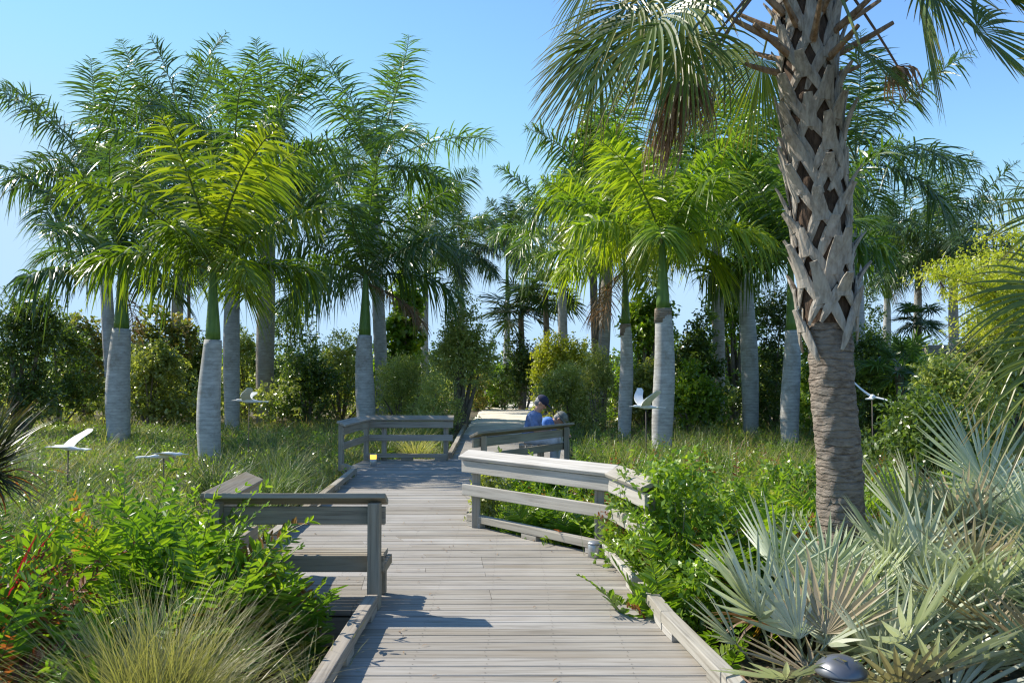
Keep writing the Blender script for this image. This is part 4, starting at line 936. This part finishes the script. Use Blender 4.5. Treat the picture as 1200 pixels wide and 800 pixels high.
# ------------------------------------------------------------------ FERNS
FPROF = lambda q: 0.35+0.65*np.sin(np.clip(q*1.15+0.12, 0, 1)*PI)**0.7
def fern_frond(mb, base, az, e0, L, bend=0.7, ll=0.17, lw=0.043, npair=17, droop=0.12):
    pinnate(mb, base, az, e0, bend, L, npair, ll, lw, s0=0.22, plume=0.10, droop=droop, curl=rng.normal(0, 0.3), K=4, rr=0.0055, lift=0.12, prof=FPROF, fold=True, wid=(0.5, 1, 0.95, 0.08), twist=0.15, ang=(0.25, 0.75), roll=rng.normal(0, 0.5))
def fern(x, y, n, L, label, z=GZ, e=(R(45), R(86)), brown=0, group='leather ferns beside the boardwalk', ll=0.20):
    t = empty('leather_fern', (x, y, z), label, 'fern', group)
    mb = MB()
    for i in range(n): fern_frond(mb, (rng.normal(0, .05), rng.normal(0, .05), 0), i*2.39996+rng.normal(0, .3), rng.uniform(*e), L*rng.uniform(0.7, 1.1), ll=ll*rng.uniform(0.8, 1.15), bend=rng.uniform(0.35, 0.95))
    mb.build('fronds', M['fern'], t)
    if brown:
        mb = MB()
        for i in range(brown): fern_frond(mb, (rng.normal(0, .05), rng.normal(0, .05), 0), rng.uniform(0, 6.28), rng.uniform(R(50), R(85)), L*rng.uniform(0.7, 1.0), ll=0.1, lw=0.03)
        o = mb.build('dead_fronds', M['fern_brown'], t); o['label'] = 'rust brown dried fronds'
for (x, y, n, L, lb, br) in [
        (-2.55, 6.35, 16, 1.15, 'tall fern in full sun below the white bird sculptures', 0),
        (-3.05, 6.2, 14, 1.1, 'fern with upright bright fronds left of the tallest one', 1),
        (-2.0, 5.55, 15, 0.95, 'fern in front of the near left railing, fronds crossing the rail', 0),
        (-1.45, 5.55, 11, 0.72, 'small fern reaching towards the end post of the near left railing', 0),
        (-2.6, 5.3, 16, 1.05, 'broad fern in the middle of the left planting', 0),
        (-3.3, 5.2, 14, 1.0, 'fern with rusty fronds near the left edge', 12),
        (-2.15, 4.6, 13, 0.9, 'fern directly behind the fountain grass', 0),
        (-2.85, 4.4, 12, 0.9, 'fern low at the left edge above the brown frond', 3),
        (-3.7, 6.2, 13, 1.05, 'shaded fern beneath the dark spiky leaves', 9),
        (1.7, 6.35, 24, 1.0, 'upright lime fern between the railing end and the silver palmettos', 2),
        (2.1, 7.0, 24, 1.05, 'tall upright fern just left of the rough trunk', 3),
        (1.65, 7.3, 22, 1.0, 'upright fern midway between the railing bend and the rough trunk', 2),
        (2.9, 7.9, 22, 1.05, 'upright fern behind the left side of the rough trunk', 3),
        (-2.12, 5.62, 30, 1.22, 'tall fern masking the corner of the near left railing', 0),
        (-1.85, 5.35, 20, 1.02, 'arching fern leaning on the middle of the near left railing', 1),
        (-2.45, 5.72, 30, 1.3, 'bright fern just outside the near left railing corner', 0),
        (0.98, 5.95, 11, 0.62, 'fern hanging over the right kerb onto the deck', 1),
        (1.25, 6.45, 15, 1.0, 'bright fern at the near end of the bleached railing', 2),
        (1.25, 7.4, 13, 0.85, 'fern with orange brown fronds behind the railing bend', 5),
        (1.75, 5.9, 14, 0.85, 'fern between the railing bend and the silver palmettos', 0),
        (0.3, 8.9, 11, 0.7, 'fern seen through the bars of the bleached railing', 0),
        (0.75, 8.6, 11, 0.8, 'fern behind the right half of the bleached railing', 1),
        (0.35, 11.6, 12, 0.85, 'upright fern in front of the seated people', 2),
        (0.85, 12.4, 12, 0.8, 'fern right of the seated people beside the sloping railing', 1)]:
    if n: fern(x, y, n, L, lb, brown=br, e=((R(62), R(89)) if n >= 20 else (R(45), R(86))))
for (x, y, L, lb) in ((-2.95, 5.0, 1.05, 'rust orange dying fern at the left edge under the spiky shrub'), (-2.72, 4.35, 0.8, 'smaller rust brown fern at the left edge above the bottom corner')):
    t = empty('leather_fern', (x, y, GZ), lb, 'fern', 'leather ferns beside the boardwalk')
    mb = MB()
    for i in range(12): fern_frond(mb, (rng.normal(0, .04), rng.normal(0, .04), 0), i*2.4, rng.uniform(R(50), R(86)), L*rng.uniform(0.7, 1.1), ll=0.12, lw=0.032)
    mb.build('fronds', M['fern_brown'], t)
# rusty single frond in the bottom left corner
t = empty('leather_fern', (-2.3, 3.55, GZ), 'single rusty red fern frond in the bottom left corner', 'fern')
mb = MB(); fern_frond(mb, (-0.15, 0.0, 0.0), R(12), R(42), 1.15, bend=0.75, ll=0.15, lw=0.035, npair=13); mb.build('fronds', M['fern_brown'], t)

def scatter(n, x0, x1, y0, y1, cond=None):
    x = rng.uniform(x0, x1, n); y = rng.uniform(y0, y1, n); k = ~on_path(x, y, 0.16)
    k &= np.abs(x) < 0.66*y+1.2
    if cond is not None: k &= cond(x, y)
    return np.stack([x, y], -1)[k]
def stuff(mb, name, mat, label):
    o = mb.build(name, M[mat]); tag(o, label, kind='stuff'); return o

# fern beds filling between
mb = MB()
for x, y in scatter(260, -5.5, -1.12, 3.5, 8.2, lambda x, y: (y < 5.7) | (x < -2.65)):
    if (x+1.6)**2+(y-4.2)**2 < 0.30: continue
    k = rng.integers(3, 6); a = rng.uniform(0, 6.28)
    h = 0.75 if y > 4.6 else 0.55
    if y < 7 and x > -1.8: h = 0.45
    for i in range(k): fern_frond(mb, (x, y, GZ), a+i*2.4, rng.uniform(R(35), R(85)), h*rng.uniform(0.5, 1.15), ll=rng.uniform(0.09, 0.15), lw=0.034, npair=13)
stuff(mb, 'fern_bed', 'fern', 'mass of bright ferns filling the left planting')
mb = MB()
for x, y in scatter(2100, -0.4, 10.5, 5.0, 17.0, lambda x, y: (x > 1.15) | (y > 8.0)):
    k = rng.integers(3, 6); a = rng.uniform(0, 6.28)
    if 1.3 < x < 3.8 and y < 6.2 and rng.random() < 0.8: continue
    h = rng.uniform(0.35, 0.75)
    if x < 1.25: h *= 0.75
    npn = 12 if y < 9 else 8
    for i in range(k): fern_frond(mb, (x, y, GZ), a+i*2.4, rng.uniform(R(45), R(87)), h*rng.uniform(0.6, 1.2), ll=rng.uniform(0.08, 0.13), lw=0.032, npair=npn, bend=0.4)
stuff(mb, 'fern_bed', 'fern', 'mass of bright ferns and leafy growth filling the right planting')
mb = MB()
for x, y in scatter(45, 0.5, 8.5, 6.5, 14, lambda x, y: x > 1.2):
    for i in range(2): fern_frond(mb, (x, y, GZ), rng.uniform(0, 6.28), rng.uniform(R(55), R(87)), rng.uniform(0.5, 0.9), ll=0.08, lw=0.03, npair=11, bend=0.3)
stuff(mb, 'dry_fern_fronds', 'fern_brown', 'rusty dried fronds standing in the right planting')

# ------------------------------------------------------------------ GRASSES
mb = MB()
for x, y in scatter(3600, -17, 17, 8.3, 30, lambda x, y: (x < 0) | (y > 12.5) | ((y > 10.5) & (x > 3))):
    tuft(mb, (x, y, GZ), 34 if y < 16 else 24, rng.uniform(0.35, 0.75), 0.010 if y < 14 else 0.017, lean=(0.1, 1.3), bend=1.1, K=4, spread=0.09)
stuff(mb, 'meadow_grass', 'grass', 'mixed straw and green grass covering the garden floor')
mb = MB()
for x, y in scatter(760, -14, 12, 8.5, 24, lambda x, y: (x < 0) | (y > 14)):
    tuft(mb, (x, y, GZ), 60, rng.uniform(0.5, 0.85), 0.012, lean=(0.1, 1.2), bend=1.3, K=5, spread=0.07)
stuff(mb, 'dark_grass', 'tuft', 'darker green grass tussocks among the straw grass')
mb = MB()
for x, y in scatter(2600, -14, 14, 8.3, 26):
    leafcloud(mb, [(x, y, GZ+0.16, 0.16, 0.16, 0.16)], 30, 0.075, 0.032, per=6, twig=0.14)
stuff(mb, 'low_weeds', 'b_bright', 'small leafy weeds between the grasses')
mb = MB()
for x, y in scatter(620, 0.8, 9.5, 6.3, 15.5, lambda x, y: x > 1.3):
    tuft(mb, (x, y, GZ), 20, rng.uniform(0.5, 1.0), 0.010, lean=(0.0, 0.7), bend=0.6, K=5, spread=0.08)
stuff(mb, 'reedy_grass', 'grass', 'loose upright grass standing among the ferns on the right')
# larger separate grass clumps
def clump(x, y, n, L, w, mat, label, lean=(0.05, 1.1), bend=1.0, K=7, name='grass_clump', spread=0.06, az=None):
    mb = MB(); tuft(mb, (0, 0, 0), n, L, w, lean=lean, bend=bend, K=K, spread=spread, az=az)
    o = mb.build(name, M[mat]); o.location = (x, y, GZ); tag(o, label, 'grass', 'separate clumps of grass'); return o
clump(-1.68, 4.1, 2100, 0.93, 0.0058, 'grass_clump', 'large straw coloured fountain grass in the bottom left foreground', lean=(0.0, 1.25), bend=0.75, K=9, spread=0.10)
clump(-1.15, 4.9, 90, 0.5, 0.009, 'grass', 'small thin grass against the near left kerb')
clump(-3.2, 11.5, 420, 0.95, 0.011, 'tuft', 'dark glossy tussock left of the long kerb', bend=1.4)
clump(-3.4, 13.2, 420, 0.95, 0.011, 'tuft', 'dark tussock just before the far left railing', bend=1.4)
clump(-4.3, 12.4, 380, 0.9, 0.011, 'tuft', 'dark tussock beside the second royal palm trunk', bend=1.4)
clump(-4.2, 15.2, 380, 0.9, 0.012, 'tuft', 'dark tussock left of the far left railing', bend=1.4)
clump(-1.9, 17.0, 380, 0.9, 0.013, 'grass', 'pale tussock seen through the far left railing', bend=1.3)
clump(-2.5, 17.6, 380, 1.0, 0.013, 'tuft', 'tussock behind the corner of the far left railing', bend=1.3)
clump(-3.0, 9.6, 300, 0.7, 0.010, 'tuft', 'low tussock just left of the long kerb behind the near railing', bend=1.4)
clump(-2.2, 21.0, 380, 1.2, 0.016, 'grass', 'tall grass left of the far boardwalk', bend=1.1)
# thin dry stalks
mb = MB()
for (px, py, d, hh) in [(760, 520, 9, 1.1), (838, 540, 9, 1.15), (845, 560, 8.5, 1.1), (700, 540, 10, .8), (1035, 560, 8, 1.3), (1050, 570, 8, 1.4), (1062, 560, 8.5, 1.35), (1085, 560, 8, 1.25), (1100, 575, 7.5, 1.2), (1025, 580, 7.5, 1.1), (1110, 560, 8.2, 1.3), (1070, 585, 7.4, 1.0), (720, 600, 7.5, .8), (880, 560, 9, .9)]:
    p = D(px, py, d); tuft(mb, (p[0], p[1], GZ), 5, hh*1.1, 0.012, lean=(0.0, 0.35), bend=0.15, K=5, spread=0.12)
stuff(mb, 'dry_stalks', 'tuft', 'thin upright stalks rising from the right planting')

# dark spiky plant at the left edge
def spiky():
    p = D(-22, 560, 5.0); t = empty('spiky_shrub', (p[0], p[1], GZ), 'dark spiky leaved shrub at the left edge with drooping brown tips', 'shrub')
    h = D(0, 540, 5.0)[2]-GZ
    mb = MB(); tube(mb, [(0, 0, 0), (0.03, 0, h*0.5), (0.0, 0, h)], [0.05, 0.045, 0.04], n=10, noise=0.05); mb.build('stem', M['bark'], t, smooth=True)
    mb = MB(); tuft(mb, (0, 0, h-0.05), 620, 0.50, 0.013, lean=(0.2, 2.9), bend=0.4, K=6, spread=0.03); mb.build('leaves', M['spike'], t)
    mb = MB(); tuft(mb, (0, 0, h-0.12), 30, 0.62, 0.026, lean=(1.3, 2.6), bend=1.3, K=7, spread=0.03); mb.build('dead_leaves', M['fern_brown'], t)
spiky()
p = D(5, 545, 5.6)
t = empty('crimson_bromeliad', (p[0], p[1], GZ), 'plant with dark crimson strap leaves beside the spiky shrub', 'plant')
mb = MB(); tuft(mb, (0, 0, 0.35), 16, 0.72, 0.035, lean=(0.5, 1.7), bend=0.4, K=7, spread=0.03, az=(-0.9, 1.6)); mb.build('leaves', M['red'], t)
mb = MB(); tube(mb, [(0, 0, 0), (0, 0, 0.4)], [0.03, 0.03], n=8); mb.build('stem', M['bark'], t)

# ------------------------------------------------------------------ SHRUBS AND TREES behind
def shrub(px, top_py, d, wpx, mat, n, ll, lw, label, name='shrub', nl=13, z0=0.1, cat='shrub', up=0.35, shell=(0.55, 1.1), deep=None, stem=0.05):
    p = D(px, 450, d); h = D(px, top_py, d)[2]-GZ; w = wpx*d/1000/2
    t = empty(name, (p[0], p[1], GZ), label, cat, 'shrubs and trees round the garden')
    L = bush_lumps(w, (deep or max(0.8, w*0.7)), h/1.02, nl, z0)
    mb = MB(); limbs(mb, L, stem); mb.build('stems', M['bark'], t, smooth=True)
    mb = MB(); leafcloud(mb, L, int(n*0.9), ll*1.15, lw*1.2, per=10, shell=shell, twig=0.28, up=up); mb.build('foliage', M[mat], t)
    return t
SH = [(22, 325, 23, 120, 'b_dark', 15000, .11, .05, 'dark dense tree at the far left edge', 'tree'),
      (70, 385, 28, 90, 'b_dark', 9000, .11, .06, 'dark shrub between the left edge tree and first trunk', 0),
      (98, 372, 31, 80, 'b_autumn', 6000, .14, .10, 'shrub with orange tinted leaves left of the first trunk', 0),
      (180, 350, 30, 105, 'b_autumn', 8000, .15, .11, 'open olive and orange sea grape between the two nearest left trunks', 0),
      (175, 410, 27, 110, 'b_olive', 10000, .12, .07, 'olive shrub low between the two nearest left trunks', 0),
      (228, 395, 31, 70, 'b_dark', 7000, .11, .06, 'dark shrub behind the yellow green palm trunk', 0),
      (288, 390, 33, 60, 'b_olive', 6000, .12, .06, 'olive shrub between the pale and the brown trunks', 0),
      (345, 350, 33, 90, 'b_dark', 9000, .13, .06, 'tall dark shrub right of the brown trunk', 0),
      (362, 410, 28, 90, 'b_dark', 10000, .10, .055, 'dark rounded shrub left of the railing corner palm', 0),
      (400, 385, 30, 80, 'b_olive', 8000, .11, .05, 'olive shrub behind the railing corner palm', 0),
      (468, 345, 31, 70, 'b_bright', 7000, .22, .15, 'big leaved bright tree right of the railing corner palm', 'tree'),
      (470, 425, 26, 95, 'b_olive', 16000, .07, .03, 'fine leaved olive shrub behind the far left railing', 0),
      (508, 440, 24, 60, 'b_olive', 9000, .07, .03, 'olive shrub at the edge of the path beside the railing end', 0),
      (540, 352, 25.5, 95, 'b_olive', 15000, .09, .045, 'light green round tree over the left side of the path', 'tree'),
      (585, 430, 40, 60, 'b_bright', 6000, .16, .08, 'bright low shrub at the end of the sand path', 0),
      (560, 440, 38, 40, 'b_autumn', 3500, .12, .05, 'reddish shrub at the far end of the path', 0),
      (615, 395, 38, 70, 'b_dark', 8000, .14, .06, 'dark shrub behind the path bend', 0),
      (655, 388, 29, 95, 'b_yellow', 12000, .11, .055, 'yellow green shrub behind the seated people', 0),
      (668, 432, 25, 85, 'b_olive', 14000, .08, .035, 'grey green fine leaved shrub right behind the seated people', 0),
      (700, 410, 24, 40, 'b_olive', 6000, .08, .035, 'narrow grey shrub beside the leaning trunk', 0),
      (752, 340, 30, 90, 'b_bright', 10000, .17, .09, 'tall leafy tree behind the yellowing palm', 'tree'),
      (755, 420, 26, 80, 'b_olive', 9000, .12, .06, 'olive shrub between the leaning and the ringed trunk', 0),
      (812, 350, 27, 75, 'b_dark', 9000, .13, .07, 'dark shrub right of the ringed trunk', 0),
      (812, 425, 24, 75, 'b_bright', 7000, .12, .06, 'bright leafy shrub low right of the ringed trunk', 0),
      (862, 300, 31, 90, 'b_bright', 8000, .16, .08, 'open tree with hanging leaves behind the stout pale palm', 'tree'),
      (905, 350, 25, 105, 'b_dark', 16000, .09, .045, 'very dark dense shrub between the stout pale and blue grey palms', 0),
      (955, 365, 23, 75, 'b_bright', 8000, .12, .06, 'brighter shrub behind the left side of the rough trunk', 0),
      (1030, 385, 20, 80, 'b_dark', 10000, .10, .05, 'dark shrub right of the rough trunk', 0),
      (1065, 405, 19, 75, 'b_bright', 7000, .12, .05, 'mixed green shrub below the small dark fan palm', 0),
      (1115, 425, 15, 110, 'b_olive', 12000, .09, .035, 'olive feathery shrub below the timber beam', 0),
      (1150, 385, 17, 90, 'b_olive', 9000, .12, .05, 'grey green shrub left of the yellowing fan palm', 0),
      (1085, 470, 12, 110, 'b_dark', 9000, .09, .04, 'dark low shrub behind the right hand stalks', 0),
      (1190, 350, 22, 100, 'b_dark', 9000, .12, .05, 'dark shrub at the far right edge', 0),
      (700, 150, 31, 95, 'b_bright', 9000, .20, .12, 'tall broadleaf tree crown behind the hanging fans', 'tree'),
      (1020, 330, 34, 60, 'b_dark', 6000, .12, .06, 'far dark shrub top right of the rough trunk', 0)]
for (px, ty, d, w, mat, n, ll, lw, lb, nm) in SH:
    shrub(px, ty, d, w, mat, n, ll, lw, lb, name=nm or 'shrub', cat=nm or 'shrub', z0=(0.34 if ty == 352 else (0.72 if ty == 150 else 0.08)), stem=(0.12 if nm else 0.05))
# leafy low shrubs in the right planting
for (x, y, wd, h, mat, lb) in [(1.04, 7.25, 0.36, 1.12, 'b_bright', 'small leaved green vine tangled over the bend of the bleached railing'),
                               (-0.28, 9.5, 0.22, 0.85, 'b_olive', 'wispy grey green bush at the left end of the bleached railing'),
                               (1.9, 7.6, 0.7, 0.8, 'b_bright', 'lime green leafy bush right of the railing bend'),
                               (1.55, 8.9, 0.7, 0.8, 'b_bright', 'leafy green bush behind the railing bend'),
                               (2.6, 8.9, 0.6, 0.6, 'b_yellow', 'yellow green bush left of the rough trunk'),
                               (1.30, 6.65, 0.50, 1.12, 'b_bright', 'broad leaved bright bush nearest the railing end'),
                               
                               (1.25, 6.0, 0.3, 0.6, 'b_bright', 'low bright bush spilling over the right kerb'),
                               (3.4, 9.8, 0.9, 0.8, 'b_bright', 'green bush behind the rough trunk'),
                               (4.4, 8.6, 0.9, 0.85, 'b_bright', 'bush between the rough trunk and the right edge')]:
    t = empty('leafy_shrub', (x, y, GZ), lb, 'shrub', 'low leafy bushes in the right planting')
    L = bush_lumps(wd, wd*0.8, h, 10, 0.15)
    mb = MB(); limbs(mb, L, 0.008); mb.build('stems', M['bark'], t)
    mb = MB(); leafcloud(mb, L, 2600 if wd > 0.4 else 900, 0.075, 0.035, per=7, twig=0.12, shell=(0.3, 1.1), up=0.5); mb.build('foliage', M[mat], t)

# feathery yellow green tree reaching in from the right
def feathery():
    b = D(1275, 420, 11.5); t = empty('feathery_tree', (b[0], b[1], GZ), 'feathery yellow green tree with flat branches reaching in at the right edge', 'tree')
    h = D(1275, 330, 11.5)[2]-GZ
    mb = MB(); tube(mb, [(0.0, 0, -0.1), (0.05, 0, h*0.4), (-0.05, 0, h*0.8), (0.05, 0.1, h*1.35)], [0.11, 0.09, 0.07, 0.02], n=10, noise=0.05)
    lv = MB()
    br = [((1140, 316), 11.3, 0.45), ((1100, 322), 11.0, 0.3), ((1170, 300), 11.8, 0.5), ((1185, 345), 11.2, 0.45), ((1130, 350), 11.6, 0.3), ((1165, 375), 11.0, 0.4), ((1205, 270), 11.5, 0.5), ((1150, 395), 12, .35), ((1360, 300), 12, .6), ((1330, 240), 11, .5), ((1250, 250), 12.5, .6), ((1300, 360), 10.5, .5)]
    for (pp, d, r) in br:
        e = D(pp[0], pp[1], d)-np.array([b[0], b[1], GZ]); s = np.array([0, 0, h*0.8]); tq = np.linspace(0, 1, 8)[:, None]; mid = (s+e)/2+np.array([0, 0, 0.1])
        tube(mb, (1-tq)**2*s+2*tq*(1-tq)*mid+tq**2*e, np.linspace(0.03, 0.006, 8), n=6, cap=False)
        for q in (0.55, 0.75, 0.95):
            c = (1-q)**2*s+2*q*(1-q)*mid+q*q*e
            leafcloud(lv, [(c[0], c[1], c[2], r*1.3, r*1.0, 0.07)], 800, 0.06, 0.022, per=10, twig=0.2, shell=(0.0, 1.0), up=0.0)
    mb.build('trunk', M['bark'], t, smooth=True); lv.build('crown', M['b_yellow'], t)
feathery()

# far woodland closing the horizon
mb = MB(); L = []
for i in range(110):
    a = rng.uniform(-0.75, 0.75); d = rng.uniform(50, 66); hh = rng.uniform(1.8, 3.0)
    L.append((d*math.tan(a), d, GZ+hh*0.5, rng.uniform(2, 4), 2.0, hh*0.8))
leafcloud(mb, L, 60000, 0.38, 0.22, per=8, twig=0.7, shell=(0.5, 1.05))
stuff(mb, 'distant_woodland', 'b_dark', 'far band of trees along the horizon')

mb = MB(); L = []
for i in range(230):
    d = rng.uniform(27, 44); px = rng.uniform(-60, 1260); x = (px-600)*d/1000; hh = rng.uniform(0.9, 1.7)+(d-27)*0.045
    if on_path(x, d, 1.0) or (x > -2 and x < 5 and d < 49 and 525 < px < 640): continue
    L.append((x, d, GZ+hh*0.35, rng.uniform(0.9, 1.8), 1.0, hh*0.72))
leafcloud(mb, L, 70000, 0.16, 0.085, per=10, twig=0.3, shell=(0.6, 1.1))
stuff(mb, 'undergrowth', 'b_olive', 'unbroken scrub filling in behind the separate shrubs')

# fallen leaflets on the boards
mb = MB(); n = 160; x = rng.uniform(-2.2, 1.0, n); y = rng.uniform(3.5, 15, n); k = on_path(x, y, -0.1); x, y = x[k], y[k]; m = len(x)
a = rng.uniform(0, PI, m); d = np.stack([np.cos(a), np.sin(a), np.zeros(m)], -1); tt = np.linspace(0, 1, 4)
l = rng.uniform(0.02, 0.06, m); C = np.stack([x, y, np.full(m, 0.006)], -1)[:, None]+d[:, None]*(l[:, None]*tt)[..., None]; C[..., 2] += 0.008*np.sin(tt*PI)
W = np.stack([-np.sin(a), np.cos(a), np.zeros(m)], -1)[:, None]*(np.interp(tt, [0, .5, 1], [.1, 1, .1])*0.006)[None, :, None]
blades(mb, C, W, rng.random(m), rng.random(m), None, tt)
stuff(mb, 'leaf_litter', 'deadleaf', 'scattered dry leaflets lying on the boards')

# ------------------------------------------------------------------ LIGHT, SKY, CAMERA
SUNV = unit(np.array([-0.73, 0.37, 0.77])); EL = math.asin(SUNV[2]); AZ = math.atan2(SUNV[0], SUNV[1])
sun = bpy.data.lights.new('sun', 'SUN'); sun.energy = 3.5; sun.angle = R(0.5); sun.color = (1.0, 0.93, 0.82)
so = bpy.data.objects.new('sun', sun); COL.objects.link(so)
so.rotation_euler = Vector((-SUNV[0], -SUNV[1], -SUNV[2])).to_track_quat('-Z', 'Y').to_euler()
w = bpy.data.worlds.new('World'); sc.world = w; w.use_nodes = True
nt = w.node_tree; nt.nodes.clear()
sk = nt.nodes.new('ShaderNodeTexSky'); sk.sky_type = 'NISHITA'; sk.sun_disc = False
sk.sun_elevation = EL; sk.sun_rotation = AZ; sk.altitude = 0; sk.air_density = 0.8; sk.dust_density = 0.0; sk.ozone_density = 3.0
bg = nt.nodes.new('ShaderNodeBackground'); bg.inputs[1].default_value = 0.15
wo = nt.nodes.new('ShaderNodeOutputWorld'); hs = nt.nodes.new('ShaderNodeHueSaturation'); hs.inputs['Saturation'].default_value = 1.1; hs.inputs['Value'].default_value = 0.93; nt.links.new(sk.outputs[0], hs.inputs['Color']); 
sep = nt.nodes.new('ShaderNodeSeparateColor'); com = nt.nodes.new('ShaderNodeCombineColor'); nt.links.new(hs.outputs[0], sep.inputs[0])
for k, (mx, ds) in enumerate(((1.75, 1.0), (2.55, 0.9), (3.45, 0.8))):      # keep the hazy horizon pale blue instead of burnt out
    sm = nt.nodes.new('ShaderNodeMath'); sm.operation = 'SMOOTH_MIN'; nt.links.new(sep.outputs[k], sm.inputs[0]); sm.inputs[1].default_value = mx; sm.inputs[2].default_value = ds; nt.links.new(sm.outputs[0], com.inputs[k])
nt.links.new(com.outputs[0], bg.inputs[0]); nt.links.new(bg.outputs[0], wo.inputs[0])
cam = bpy.data.cameras.new('camera'); cam.sensor_width = 36; cam.lens = 30.0; cam.clip_end = 2000; cam.clip_start = 0.05
co = bpy.data.objects.new('camera', cam); COL.objects.link(co); co.location = (0, 0, EYE); co.rotation_euler = (PI/2+PITCH, 0, 0)
sc.camera = co
vs = sc.view_settings; vs.view_transform = 'Standard'; vs.look = 'None'; vs.exposure = 1.10; vs.gamma = 1; vs.use_curve_mapping = False
sc.render.engine = 'CYCLES'
cy = sc.cycles; cy.max_bounces = 8; cy.diffuse_bounces = 3; cy.glossy_bounces = 2; cy.transmission_bounces = 4; cy.use_denoising = True; cy.pixel_filter_type = 'BLACKMAN_HARRIS'; cy.filter_width = 1.25
